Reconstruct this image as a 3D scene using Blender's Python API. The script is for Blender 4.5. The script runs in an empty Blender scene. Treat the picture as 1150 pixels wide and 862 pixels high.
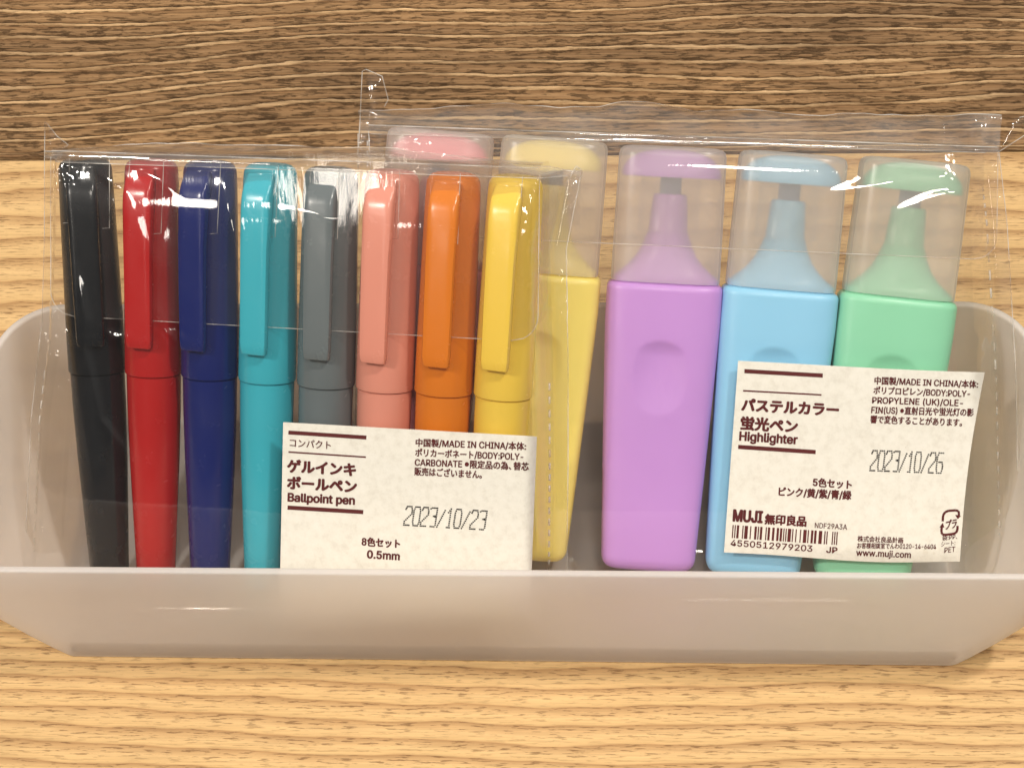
import bpy, math, random
import numpy as np
from mathutils import Vector, Matrix, noise

random.seed(7)
S = bpy.context.scene
COL = S.collection
MM = 0.001

# ------------------------------------------------------------------ camera
PITCH, PAN, FPX = math.radians(55), math.radians(3.7), 1900.0
_r0 = Vector((1, 0, 0)); _f0 = Vector((0, math.cos(PITCH), -math.sin(PITCH))); UP = Vector((0, math.sin(PITCH), math.cos(PITCH)))
FW = _f0 * math.cos(PAN) - _r0 * math.sin(PAN)
RT = _r0 * math.cos(PAN) + _f0 * math.sin(PAN)
CAM = Vector((22.39, -151.94, 316.34))           # millimetres

cd = bpy.data.cameras.new('camera')
cam = bpy.data.objects.new('camera', cd); COL.objects.link(cam)
cd.sensor_width = 36; cd.lens = 36 * FPX / 1150
cd.clip_start = 0.01; cd.clip_end = 20
M = Matrix((RT, UP, -FW)).transposed().to_4x4(); M.translation = CAM * MM
cam.matrix_world = M
S.camera = cam

# ------------------------------------------------------------------ world, lamps, exposure
W = bpy.data.worlds.new('World'); S.world = W; W.use_nodes = True
_bg = W.node_tree.nodes['Background']; _bg.inputs['Color'].default_value = (1.0, 0.95, 0.89, 1)      # a pale ceiling over a dim room
_tc = W.node_tree.nodes.new('ShaderNodeTexCoord'); _sx = W.node_tree.nodes.new('ShaderNodeSeparateXYZ'); _mr = W.node_tree.nodes.new('ShaderNodeMapRange')
W.node_tree.links.new(_tc.outputs['Generated'], _sx.inputs[0]); W.node_tree.links.new(_sx.outputs[2], _mr.inputs['Value'])
_mr.interpolation_type = 'SMOOTHSTEP'
for _k, _v in (('From Min', 0.35), ('From Max', 0.95), ('To Min', 0.10), ('To Max', 0.52)): _mr.inputs[_k].default_value = _v
W.node_tree.links.new(_mr.outputs[0], _bg.inputs['Strength'])

def lamp(name, loc, watts, radius, color=(1, 0.93, 0.84)):
    l = bpy.data.lights.new(name, 'POINT'); l.energy = watts; l.shadow_soft_size = radius; l.color = color
    o = bpy.data.objects.new(name, l); COL.objects.link(o); o.location = Vector(loc) * MM
    return o
lamp('ceiling_or_added_lamp', (-400, -150, 640), 10.4, 0.024)
lamp('ceiling_or_added_lamp', (300, 50, 700), 10.0, 0.024)
lamp('ceiling_or_added_lamp', (60, 420, 760), 3.0, 0.03)
lamp('ceiling_or_added_lamp', (110, -215, 720), 4.8, 0.06)  # added front lamp: brightens the tray front, lays glare on the film
lamp('ceiling_or_added_lamp', (-370, -330, 560), 1.4, 0.036)  # small lamp added for glints on the left film wrinkles
lamp('ceiling_or_added_lamp', (-296, -440, 478), 0.55, 0.028)  # weak low lamp added to put glare above the grey pen

S.view_settings.view_transform = 'Standard'; S.view_settings.look = 'None'
S.view_settings.exposure = 0; S.view_settings.gamma = 1
S.render.engine = 'CYCLES'
cy = S.cycles
cy.max_bounces = 14; cy.transparent_max_bounces = 40; cy.transmission_bounces = 10; cy.diffuse_bounces = 5; cy.glossy_bounces = 4
cy.sample_clamp_indirect = 4
cy.use_denoising = True

# ------------------------------------------------------------------ materials
class N:
    """small wrapper for building node trees"""
    def __init__(s, name):
        s.m = bpy.data.materials.new(name); s.m.use_nodes = True
        s.t = s.m.node_tree; s.t.nodes.clear()
        s.out = s.t.nodes.new('ShaderNodeOutputMaterial')
    def n(s, typ, **kw):
        nd = s.t.nodes.new('ShaderNode' + typ)
        for k, v in kw.items():
            if k.startswith('i_'):
                key = k[2:].replace('_', ' ')
                s.put(nd.inputs[int(key) if key.isdigit() else key], v)
            else:
                setattr(nd, k, v)
        return nd
    def put(s, sock, v):
        if isinstance(v, bpy.types.NodeSocket): s.t.links.new(v, sock)
        elif isinstance(v, bpy.types.Node): s.t.links.new(v.outputs[0], sock)
        else: sock.default_value = v
    def math(s, op, a, b=0.0, clamp=False):
        nd = s.n('Math', operation=op, use_clamp=clamp); s.put(nd.inputs[0], a); s.put(nd.inputs[1], b); return nd.outputs[0]
    def scaled(s, vec, sx, sy, sz=1.0):
        nd = s.n('VectorMath', operation='MULTIPLY'); s.put(nd.inputs[0], vec); nd.inputs[1].default_value = (sx, sy, sz); return nd.outputs[0]
    def noise(s, vec, scale=1.0, detail=2.0, rough=0.5):
        nd = s.n('TexNoise'); s.put(nd.inputs['Vector'], vec)
        nd.inputs['Scale'].default_value = scale; nd.inputs['Detail'].default_value = detail; nd.inputs['Roughness'].default_value = rough
        return nd.outputs['Fac']
    def ramp(s, fac, stops, interp='LINEAR'):
        nd = s.n('ValToRGB'); s.put(nd.inputs[0], fac); cr = nd.color_ramp; cr.interpolation = interp
        while len(cr.elements) < len(stops): cr.elements.new(0.5)
        for e, (p, c) in zip(cr.elements, stops):
            e.position = p; e.color = (*c, 1) if not isinstance(c, (int, float)) else (c, c, c, 1)
        return nd.outputs[0]
    def mix(s, fac, a, b, typ='MIX'):
        nd = s.n('Mix', data_type='RGBA', blend_type=typ)
        s.put(nd.inputs[0], fac)
        for k, v in ((6, a), (7, b)):
            s.put(nd.inputs[k], (*v, 1) if isinstance(v, tuple) and len(v) == 3 else v)
        return nd.outputs[2]
    def bump(s, h, strength=0.5, dist=0.001):
        nd = s.n('Bump'); s.put(nd.inputs['Height'], h); nd.inputs['Strength'].default_value = strength; nd.inputs['Distance'].default_value = dist
        return nd.outputs[0]
    def shadermix(s, fac, a, b):
        nd = s.n('MixShader'); s.put(nd.inputs[0], fac); s.put(nd.inputs[1], a); s.put(nd.inputs[2], b); return nd.outputs[0]
    def done(s, sh):
        s.put(s.out.inputs['Surface'], sh); return s.m
    def co(s):
        return s.scaled(s.n('TexCoord').outputs['Object'], 1000, 1000, 1000)

def plastic(name, col, rough=0.38, var=0.05, sss=0.0, spec=0.5, grain=0.02):
    k = N(name); co = k.co()
    big = k.noise(co, 0.06, 3)
    c2 = tuple(max(0, c * (1 - var * 2.2)) for c in col); c1 = tuple(min(1, c * (1 + var)) for c in col)
    base = k.mix(big, c2, c1)
    r = k.ramp(k.noise(co, 0.25, 4), [(0.3, rough - 0.05), (0.7, rough + 0.08)])
    p = k.n('BsdfPrincipled'); k.put(p.inputs['Base Color'], base); k.put(p.inputs['Roughness'], r)
    p.inputs['Specular IOR Level'].default_value = spec
    if sss:
        p.inputs['Subsurface Weight'].default_value = sss; p.inputs['Subsurface Radius'].default_value = (1, 0.9, 0.8); p.inputs['Subsurface Scale'].default_value = 0.002
    k.put(p.inputs['Normal'], k.bump(k.noise(co, 5.0, 2), grain, 0.0004))
    return k.done(p.outputs[0])

def light_wood():
    k = N('pale_oak'); co = k.co()
    sep = k.n('SeparateXYZ'); k.put(sep.inputs[0], co)
    warp = k.noise(k.scaled(co, 0.006, 0.017), 1.0, 1.0, 0.5)
    warp2 = k.noise(k.scaled(co, 0.03, 0.11), 1.0, 3.0, 0.55)
    yy = k.math('ADD', k.math('MULTIPLY', sep.outputs[1], 0.13), k.math('MULTIPLY', k.math('MINIMUM', k.math('SUBTRACT', sep.outputs[1], 40.0), 0.0), 0.15))
    t = k.math('ADD', yy, k.math('ADD', k.math('MULTIPLY', warp, 3.6), k.math('MULTIPLY', warp2, 0.95)))
    saw = k.math('FRACT', t)
    base = k.ramp(saw, [(0.0, (0.60, 0.375, 0.165)), (0.07, (0.72, 0.475, 0.215)), (0.45, (0.76, 0.51, 0.24)), (0.72, (0.64, 0.405, 0.185)), (0.90, (0.53, 0.32, 0.14)), (0.965, (0.45, 0.26, 0.11)), (1.0, (0.58, 0.355, 0.155))])
    fib = k.noise(k.scaled(co, 0.05, 2.6), 1.0, 4, 0.6)
    base = k.mix(0.55, base, k.ramp(fib, [(0.3, 0.62), (0.6, 1.0)]), 'MULTIPLY')
    tone = k.noise(k.scaled(co, 0.012, 0.03), 1.0, 2)
    base = k.mix(0.5, base, k.ramp(tone, [(0.3, (0.86, 0.82, 0.77)), (0.7, (1.06, 1.05, 1.03))]), 'MULTIPLY')
    pore_n = k.noise(k.scaled(co, 0.26, 2.3), 1.0, 3, 0.6)
    band = k.ramp(saw, [(0.1, 0.25), (0.6, 1.0), (0.97, 1.0), (1.0, 0.3)])
    pore = k.math('MULTIPLY', k.ramp(pore_n, [(0.55, 0.0), (0.62, 1.0)]), band)
    base = k.mix(k.math('MULTIPLY', pore, 0.7), base, (0.17, 0.085, 0.03))
    p = k.n('BsdfPrincipled'); k.put(p.inputs['Base Color'], base)
    k.put(p.inputs['Roughness'], k.ramp(fib, [(0.2, 0.62), (0.8, 0.5)])); p.inputs['Specular IOR Level'].default_value = 0.3
    h = k.math('SUBTRACT', k.math('MULTIPLY', fib, 0.25), pore)
    k.put(p.inputs['Normal'], k.bump(h, 0.35, 0.0003))
    return k.done(p.outputs[0])

def dark_wood():
    k = N('rough_weathered_pine'); co = k.co()
    sep = k.n('SeparateXYZ'); k.put(sep.inputs[0], co)
    warp = k.noise(k.scaled(co, 0.0065, 0.017), 1.0, 1.0, 0.5)
    warp2 = k.noise(k.scaled(co, 0.035, 0.16), 1.0, 4.0, 0.6)
    t = k.math('ADD', k.math('MULTIPLY', sep.outputs[1], 0.195), k.math('ADD', k.math('ADD', k.math('MULTIPLY', warp, 4.0), k.math('MULTIPLY', k.noise(k.scaled(co, 0.3, 0.7), 1.0, 3, 0.6), 0.22)), k.math('MULTIPLY', warp2, 0.6)))
    saw = k.math('FRACT', t)
    fib = k.noise(k.scaled(co, 0.05, 3.0), 1.0, 6, 0.68)
    chip = k.noise(k.scaled(co, 0.2, 1.1), 1.0, 6, 0.72)
    rid = k.noise(k.scaled(co, 0.05, 0.25), 1.0, 3, 0.6)
    lo = k.ramp(saw, [(0.0, (0.20, 0.115, 0.052)), (0.25, (0.32, 0.20, 0.10)), (0.6, (0.30, 0.18, 0.088)), (0.74, (0.19, 0.105, 0.048)), (0.80, (0.35, 0.22, 0.11)), (0.93, (0.40, 0.26, 0.135)), (0.98, (0.22, 0.13, 0.06)), (1.0, (0.10, 0.052, 0.023))])  # dark stops beside the ridge paint its relief shadow, in both ramps
    hi = k.ramp(saw, [(0.0, (0.23, 0.135, 0.062)), (0.3, (0.36, 0.225, 0.115)), (0.6, (0.27, 0.16, 0.075)), (0.70, (0.16, 0.088, 0.04)), (0.765, (0.56, 0.38, 0.20)), (0.92, (0.66, 0.47, 0.27)), (0.965, (0.35, 0.215, 0.105)), (1.0, (0.09, 0.047, 0.02))])
    base = k.mix(k.ramp(rid, [(0.35, 0.0), (0.6, 1.0)]), lo, hi)
    base = k.mix(0.85, base, k.ramp(fib, [(0.28, 0.30), (0.6, 1.08)]), 'MULTIPLY')
    ck = k.math('MULTIPLY', k.ramp(chip, [(0.53, 0.0), (0.63, 1.0)]), k.ramp(saw, [(0.0, 1.0), (0.75, 0.8), (0.84, 0.15), (0.96, 0.2), (1.0, 1.0)]))
    base = k.mix(k.math('MULTIPLY', ck, 0.65), base, (0.062, 0.034, 0.016))
    tone = k.noise(k.scaled(co, 0.012, 0.05), 1.0, 3)
    base = k.mix(1.0, base, (1.34, 1.29, 1.24), 'MULTIPLY')
    base = k.mix(0.8, base, k.ramp(tone, [(0.32, (0.58, 0.56, 0.56)), (0.66, (1.1, 1.07, 1.03))]), 'MULTIPLY')
    p = k.n('BsdfPrincipled'); k.put(p.inputs['Base Color'], base); p.inputs['Roughness'].default_value = 0.72
    p.inputs['Specular IOR Level'].default_value = 0.2
    ridge = k.ramp(saw, [(0.0, 0.1), (0.3, 0.35), (0.74, 0.2), (0.82, 0.9), (0.93, 1.0), (1.0, 0.1)])
    h = k.math('ADD', k.math('SUBTRACT', ridge, k.math('MULTIPLY', ck, 0.55)), k.math('MULTIPLY', fib, 0.5))
    k.put(p.inputs['Normal'], k.bump(h, 0.9, 0.0009))
    return k.done(p.outputs[0])

def film(name, haze=0.035, refl=1.0, tint=(0.985, 0.98, 0.97)):
    k = N(name); co = k.co()
    fac = k.n('LayerWeight').outputs['Facing']
    f5 = k.math('POWER', fac, 4.0)
    F = k.math('ADD', k.math('MULTIPLY', f5, 0.75 * refl), 0.052 * refl, True)
    tr = k.n('BsdfTransparent'); tr.inputs[0].default_value = (*tint, 1)
    df = k.n('BsdfDiffuse'); df.inputs[0].default_value = (0.85, 0.83, 0.80, 1)
    gl = k.n('BsdfGlossy'); gl.inputs['Roughness'].default_value = 0.055; gl.inputs['Color'].default_value = (1, 1, 1, 1)
    k.put(gl.inputs['Normal'], k.bump(k.noise(k.scaled(co, 1.0, 0.22, 0.22), 0.3, 3), 0.10, 0.0005))
    hz = k.math('MULTIPLY', k.ramp(k.noise(co, 0.09, 4), [(0.3, 0.4), (0.75, 1.5)]), haze)
    a = k.shadermix(hz, tr.outputs[0], df.outputs[0])
    return k.done(k.shadermix(F, a, gl.outputs[0]))

def film_edge():
    k = N('film_edge')
    tr = k.n('BsdfTransparent'); tr.inputs[0].default_value = (0.9, 0.88, 0.85, 1)
    p = k.n('BsdfPrincipled'); p.inputs['Base Color'].default_value = (0.88, 0.86, 0.82, 1); p.inputs['Roughness'].default_value = 0.15
    n = k.noise(k.co(), 0.12, 3)
    return k.done(k.shadermix(k.ramp(n, [(0.35, 0.06), (0.68, 0.5)]), tr.outputs[0], p.outputs[0]))

def frosted(name, col, clear, rough=0.5, edge=0.25, clr=0.93, blur=0.0, dif=0.42):
    """frosted polypropylene: part clear, part light-scattering"""
    k = N(name); co = k.co()
    tr = k.n('BsdfTransparent'); tr.inputs[0].default_value = (clr, clr * 0.99, clr * 0.975, 1)
    tl = k.n('BsdfTranslucent'); tl.inputs[0].default_value = (*col, 1)
    df = k.n('BsdfDiffuse'); df.inputs[0].default_value = (*col, 1)
    gl = k.n('BsdfGlossy'); gl.inputs['Roughness'].default_value = rough
    k.put(gl.inputs['Normal'], k.bump(k.noise(co, 3.0, 2), 0.08, 0.0004))
    sc = k.shadermix(dif, tl.outputs[0], df.outputs[0])
    if blur:
        rf = k.n('BsdfRefraction'); rf.inputs['Color'].default_value = (0.97, 0.95, 0.93, 1); rf.inputs['Roughness'].default_value = 0.6; rf.inputs['IOR'].default_value = 1.12
        sc = k.shadermix(blur, sc, rf.outputs[0])
    fac = k.n('LayerWeight').outputs['Facing']
    opa = k.math('ADD', k.math('MULTIPLY', k.math('POWER', fac, 2.5), edge), 1 - clear, True)
    a = k.shadermix(opa, tr.outputs[0], sc)
    F = k.math('ADD', k.math('MULTIPLY', k.math('POWER', fac, 5), 0.5), 0.035, True)
    return k.done(k.shadermix(F, a, gl.outputs[0]))

def cap_wall():
    """frosted clear plastic: blurs a little what stands inside it"""
    k = N('frosted_clear_cap'); co = k.co()
    tr = k.n('BsdfTransparent'); tr.inputs[0].default_value = (0.97, 0.96, 0.95, 1)
    rf = k.n('BsdfRefraction'); rf.inputs['Color'].default_value = (0.98, 0.97, 0.96, 1); rf.inputs['Roughness'].default_value = 0.4; rf.inputs['IOR'].default_value = 1.14
    tl = k.n('BsdfTranslucent'); tl.inputs[0].default_value = (0.97, 0.95, 0.93, 1)
    df = k.n('BsdfDiffuse'); df.inputs[0].default_value = (0.97, 0.95, 0.93, 1)
    gl = k.n('BsdfGlossy'); gl.inputs['Roughness'].default_value = 0.28
    fac = k.n('LayerWeight').outputs['Facing']
    a = k.shadermix(0.20, tr.outputs[0], rf.outputs[0])
    sc = k.shadermix(0.80, tl.outputs[0], df.outputs[0])
    a = k.shadermix(k.math('ADD', k.math('MULTIPLY', k.math('POWER', fac, 2.5), 0.25), 0.27, True), a, sc)
    return k.done(k.shadermix(k.math('ADD', k.math('MULTIPLY', k.math('POWER', fac, 5), 0.4), 0.035, True), a, gl.outputs[0]))

def paper():
    k = N('recycled_paper'); co = k.co()
    n1 = k.noise(co, 0.55, 5, 0.7); n2 = k.noise(co, 2.6, 3, 0.6)
    base = k.ramp(n1, [(0.3, (0.66, 0.63, 0.55)), (0.5, (0.735, 0.71, 0.63)), (0.75, (0.78, 0.755, 0.68))])
    base = k.mix(k.ramp(n2, [(0.70, 0.0), (0.76, 0.55)]), base, (0.42, 0.38, 0.31))
    p = k.n('BsdfPrincipled'); k.put(p.inputs['Base Color'], base); p.inputs['Roughness'].default_value = 0.75; p.inputs['Specular IOR Level'].default_value = 0.25
    k.put(p.inputs['Normal'], k.bump(n2, 0.15, 0.0002))
    return k.done(p.outputs[0])

M_OAK, M_PINE = light_wood(), dark_wood()
M_FILM = film('clear_film', 0.006, 1.0)
M_SHEET = film('clear_sheet', 0.010, 1.1, (0.955, 0.945, 0.935))
M_FOLD_SHEEN = film('folded_film_sheen', 0.10, 1.3)  # extra diffuse haze puts the ceiling's reflection into the top band
M_EDGE = film_edge()  # pale bead colour stands in for the shine along film edges
M_TRAY = frosted('frosted_polypropylene', (0.985, 0.96, 0.945), 0.26, 0.42, 0.05, 0.98, 0.20, 0.58)
M_CAP = cap_wall(); M_CAPIN = frosted('inner_cap_wall', (0.93, 0.91, 0.89), 0.97, 0.25, 0.12, 0.985)
M_INNER = frosted('frosted_inner_cap', (0.93, 0.91, 0.89), 0.95, 0.25, 0.3, 0.98)
M_PAPER = paper()
M_INK = plastic('maroon_ink', (0.105, 0.022, 0.022), 0.6, 0.1, spec=0.2)
M_BLACKINK = plastic('black_ink', (0.03, 0.026, 0.025), 0.6, 0.1, spec=0.2)
M_NIB = plastic('dark_felt', (0.17, 0.18, 0.25), 0.8, 0.2)

# ------------------------------------------------------------------ object helpers
def link(name, verts, faces, mat, parent=None, smooth=True, sharp=None, mids=None, scale=MM):
    me = bpy.data.meshes.new(name)
    me.from_pydata([tuple(c * scale for c in v) for v in verts], [], faces)
    mats = mat if isinstance(mat, (list, tuple)) else [mat]
    for m in mats: me.materials.append(m)
    if mids: me.polygons.foreach_set('material_index', mids)
    if smooth:
        me.polygons.foreach_set('use_smooth', [True] * len(me.polygons))
        if sharp is not None: me.set_sharp_from_angle(angle=math.radians(sharp))
    me.update()
    o = bpy.data.objects.new(name, me); COL.objects.link(o)
    if parent is not None: o.parent = parent
    return o

def tag(o, label=None, cat=None, group=None, kind=None):
    for k, v in (('label', label), ('category', cat), ('group', group), ('kind', kind)):
        if v: o[k] = v
    return o

def thing(name, label, cat, mat4, group=None):
    o = bpy.data.objects.new(name, None); COL.objects.link(o); o.matrix_world = mat4
    o.empty_display_size = 0.01
    return tag(o, label, cat, group)

def loft(rings, cap0=True, cap1=True, closed=True):
    """rings: lists of equal length of points"""
    n = len(rings[0]); v = [p for r in rings for p in r]; f = []
    for i in range(len(rings) - 1):
        for j in range(n if closed else n - 1):
            a, b = i * n + j, i * n + (j + 1) % n
            f.append((a, b, b + n, a + n))
    if cap0: f.append(tuple(reversed(range(n))))
    if cap1: f.append(tuple((len(rings) - 1) * n + j for j in range(n)))
    return v, f

def merge(parts):
    V, F = [], []
    for v, f in parts:
        o = len(V); V += list(v); F += [tuple(i + o for i in q) for q in f]
    return V, F

def tube(pts, r, seg=6):
    """a thin round bead along a polyline"""
    pts = [Vector(p) for p in pts]; rings = []
    for i, p in enumerate(pts):
        t = (pts[min(i + 1, len(pts) - 1)] - pts[max(i - 1, 0)]).normalized()
        a = t.orthogonal().normalized() if abs(t.z) > 0.9 else t.cross(Vector((0, 0, 1))).normalized()
        b = t.cross(a)
        rings.append([tuple(p + (a * math.cos(2 * math.pi * k / seg) + b * math.sin(2 * math.pi * k / seg)) * r) for k in range(seg)])
    return loft(rings)

_TH = np.linspace(0, 2 * math.pi, 1441)
def sellipse(hw, hd, e, n, y, x0=0, z0=0):
    """a superellipse ring with points spaced evenly along its outline"""
    c, q = np.cos(_TH), np.sin(_TH)
    X = hw * np.sign(c) * np.abs(c) ** (2 / e); Z = hd * np.sign(q) * np.abs(q) ** (2 / e)
    L = np.concatenate([[0], np.cumsum(np.hypot(np.diff(X), np.diff(Z)))])
    t = np.linspace(0, L[-1], n, endpoint=False)
    return [(x0 + float(x), y, z0 + float(z)) for x, z in zip(np.interp(t, L, X), np.interp(t, L, Z))]

def sm(x, a=0.0, b=1.0):
    t = min(1.0, max(0.0, (x - a) / (b - a))); return t * t * (3 - 2 * t)

# ------------------------------------------------------------------ reference planes (millimetres)
def ray(px, py): return FW + RT * ((px - 575) / FPX) + UP * ((431 - py) / FPX)

class Frame:
    """a leaning plane: u to the right, v up the slope, n towards the viewer"""
    def __init__(s, origin, elev, roll=0.0):
        e, r = math.radians(elev), math.radians(roll)
        s.o = Vector(origin); s.ey = Vector((0, math.cos(e), math.sin(e)))
        n0 = Vector((0, -math.sin(e), math.cos(e))); X = Vector((1, 0, 0))
        s.ex = X * math.cos(r) + n0 * math.sin(r); s.en = n0 * math.cos(r) - X * math.sin(r)
    def mat(s, u=0, v=0, n=0, spin=0.0):
        c, q = math.cos(spin), math.sin(spin)
        x = s.ex * c + s.ey * q; y = s.ey * c - s.ex * q
        m = Matrix((x, y, s.en)).transposed().to_4x4()
        m.translation = (s.o + s.ex * u + s.ey * v + s.en * n) * MM
        return m
    def at(s, px, py, n=0.0):
        d = ray(px, py); p0 = s.o + s.en * n
        t = (p0 - CAM).dot(s.en) / d.dot(s.en); p = CAM + d * t - s.o
        return p.dot(s.ex), p.dot(s.ey)

# ------------------------------------------------------------------ the setting: table and board
def slab(name, x0, x1, y0, y1, z0, z1, mat, bev=0.6):
    prof = [(y0, z0), (y0, z1 - bev), (y0 + bev * 0.3, z1 - bev * 0.3), (y0 + bev, z1), (y1 - bev, z1), (y1 - bev * 0.3, z1 - bev * 0.3), (y1, z1 - bev), (y1, z0)]
    v, f = loft([[(x, y, z) for y, z in prof] for x in (x0, x1)])
    return link(name, v, f, mat, smooth=False)
table = slab('tabletop', -700, 700, -500, 140.0, -28, 0, M_OAK)
tag(table, 'pale oak tabletop under the tray', None, None, 'structure')
board = slab('wooden_board', -700, 700, 140.9, 640, -28, 0.4, M_PINE, 1.0)
tag(board, 'rough dark brown weathered board with raised grain behind the pale tabletop', 'board')

# ------------------------------------------------------------------ frosted tray
TX = -1.4
def rrect(hl, y0, y1, r, z, n=14):
    rb, rf = r, max(2.0, r * 0.5)
    pts = []
    for cx, cy, a0, r in ((TX + hl - rb, y1 - rb, 0, rb), (TX - hl + rb, y1 - rb, 90, rb), (TX - hl + rf, y0 + rf, 180, rf), (TX + hl - rf, y0 + rf, 270, rf)):
        for k in range(n + 1):
            a = math.radians(a0 + 90 * k / n); pts.append((cx + r * math.cos(a), cy + r * math.sin(a), z))
        nx = 12 if a0 in (0, 180) else 4
        # straight run to the next corner gets points too
        nxt = {0: (TX - hl + rb, y1), 90: (TX - hl, y0 + rf), 180: (TX + hl - rf, y0), 270: (TX + hl, y1 - rb)}[a0]
        p = pts[-1]
        for k in range(1, nx): pts.append((p[0] + (nxt[0] - p[0]) * k / nx, p[1] + (nxt[1] - p[1]) * k / nx, z))
    return pts
H = 39.0; T = 2.0
outer = [(0.0, 91.6, 0.7, 59.0, 5), (0.35, 92.4, 0.1, 59.6, 5.6), (1.0, 93.0, -0.1, 60.0, 6), (4, 95.4, -0.15, 60.2, 7), (10, 99.6, -0.3, 60.8, 9), (17, 103.8, -0.5, 61.4, 11), (21, 105.0, -0.6, 61.7, 12), (30, 106.0, -0.9, 62.4, 13), (38.6, 106.6, -1.2, 63.0, 13.6)]
inner = [(38.8, 105.25, 0.15, 61.6, 12.3), (38.3, 105.1, 0.35, 61.5, 12.2), (30, 104.5, 0.65, 60.95, 11.6), (21, 103.5, 0.95, 60.3, 10.6), (17, 102.3, 1.05, 60.0, 9.8), (10, 98.1, 1.25, 59.4, 7.8), (4, 94.0, 1.45, 58.8, 6.0), (2.0, 92.4, 2.3, 57.9, 4.8), (1.7, 91.4, 3.1, 57.0, 4)]
rings = [rrect(hl, y0, y1, r, z) for z, hl, y0, y1, r in outer]
rings.append(rrect(106.5, -1.1, 62.9, 13.5, 38.85)); rings.append(rrect(106.25, -0.85, 62.65, 13.25, 39.0)); rings.append(rrect(105.5, -0.1, 61.85, 12.5, 39.0))
rings += [rrect(hl, y0, y1, r, z) for z, hl, y0, y1, r in inner]
v, f = loft(rings)
tray = link('pen_tray', v, f, M_TRAY, sharp=50)
tag(tray, 'frosted translucent plastic tray with sloping ends holding the two pouches of pens', 'tray')

# ------------------------------------------------------------------ frames for the two packs
E_H = 43.0
FH = Frame((0, 61.2 - 38.2 / math.tan(math.radians(E_H)), 2.2), E_H)           # highlighter pack, back of it on the tray's rear rim
_p = FH.o + FH.ey * 50 + FH.ex * (-14) + FH.en * 14.6
FP = Frame((0, 0, 0), 47.0, 6.5)
FP.o = _p + FP.ex * 14 - FP.ey * 50                                            # pen pack lies on top of two highlighters

# ------------------------------------------------------------------ ballpoint pens
def make_pen():
    root = thing('ballpoint_pen', None, None, Matrix.Identity(4))
    L_CAP0, L = 43.2, 86.0
    bar = [(0, 2.6), (0.0, 3.2), (0.25, 3.7), (0.8, 3.95), (8, 4.25), (25, 5.0), (36, 5.32), (L_CAP0 - 0.25, 5.4), (L_CAP0 - 0.1, 5.1), (L_CAP0 + 3, 4.9)]
    v, f = loft([sellipse(r, r, 2.0, 56, y) for y, r in bar])
    link('barrel', v, f, M_INK, root, sharp=35)
    cap = [(L_CAP0, 4.9), (L_CAP0, 5.5), (L_CAP0 + 0.12, 5.68), (L_CAP0 + 0.5, 5.75), (L_CAP0 + 10, 5.7), (L - 12, 5.42), (L - 5, 5.3), (L - 2.4, 5.2), (L - 1.5, 5.08), (L - 0.75, 4.7), (L - 0.25, 4.1), (L - 0.02, 3.3), (L, 2.2)]
    v, f = loft([sellipse(r, r, 2.0, 56, y) for y, r in cap])
    c = link('cap', v, f, M_INK, root, sharp=35)
    # the clip: a flat bar that leaves the cap near its top
    pr = []
    for y, zb, zt, hw in ((49.6, 6.35, 7.3, 2.1), (49.75, 6.15, 7.6, 2.35), (50.3, 6.05, 7.75, 2.5), (52, 6.0, 7.85, 2.6), (62, 6.0, 8.0, 2.66), (74, 5.9, 8.05, 2.72), (82.5, 4.8, 8.0, 2.78), (84.6, 4.4, 7.8, 2.78), (86.0, 4.2, 7.45, 2.76), (87.0, 4.0, 7.0, 2.74), (88.2, 3.9, 6.3, 2.7), (89.3, 3.8, 5.7, 2.62), (90.3, 3.6, 5.1, 2.5)):
        y = 88 - (88 - y) * 0.862
        pr.append(sellipse(hw * 1.06, (zt - zb) / 2, 5.5, 32, y - 5.5, 0, (zt + zb) / 2 - 0.1))
    v, f = loft(pr)
    cl = link('clip', v, f, M_INK, c, sharp=40)
    return root
def copy_tree(o, parent=None):
    c = o.copy(); COL.objects.link(c)
    if parent is not None: c.parent = parent
    for ch in list(o.children): copy_tree(ch, c)
    return c
def recolor(root, table):
    for o in root.children_recursive:
        kind = o.name.split('.')[0]
        if kind in table:
            o.material_slots[0].link = 'OBJECT'; o.material_slots[0].material = table[kind]

pens = [  # colour, label, top centre px, point px lower on the axis, clip turn (deg)
    ('black', 'black capped pen at the end of the row, beside the red pen', (95, 178), (111, 440), -4, (0.006, 0.007, 0.009)),
    ('red', 'red capped pen between the black pen and the navy blue pen', (170, 179), (173, 440), -20, (0.40, 0.012, 0.012)),
    ('navy', 'navy blue capped pen between the red pen and the turquoise pen', (236, 181), (236, 440), -26, (0.006, 0.014, 0.12)),
    ('turquoise', 'turquoise capped pen between the navy blue pen and the grey pen', (304, 184), (300, 440), -21, (0.045, 0.40, 0.50)),
    ('grey', 'slate grey capped pen between the turquoise pen and the salmon pink pen', (372, 188), (366, 440), -15, (0.13, 0.155, 0.165)),
    ('salmon', 'salmon pink capped pen between the grey pen and the orange pen', (441, 191), (432, 440), -20, (0.70, 0.28, 0.205)),
    ('orange', 'orange capped pen between the salmon pink pen and the mustard yellow pen', (510, 194), (498, 440), -14, (0.66, 0.185, 0.012)),
    ('mustard', 'mustard yellow capped pen at the end of the row beside the yellow highlighter', (580, 197), (565, 440), -16, (0.80, 0.56, 0.075)),
]
AX_P = 6.1
proto = make_pen()
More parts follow.
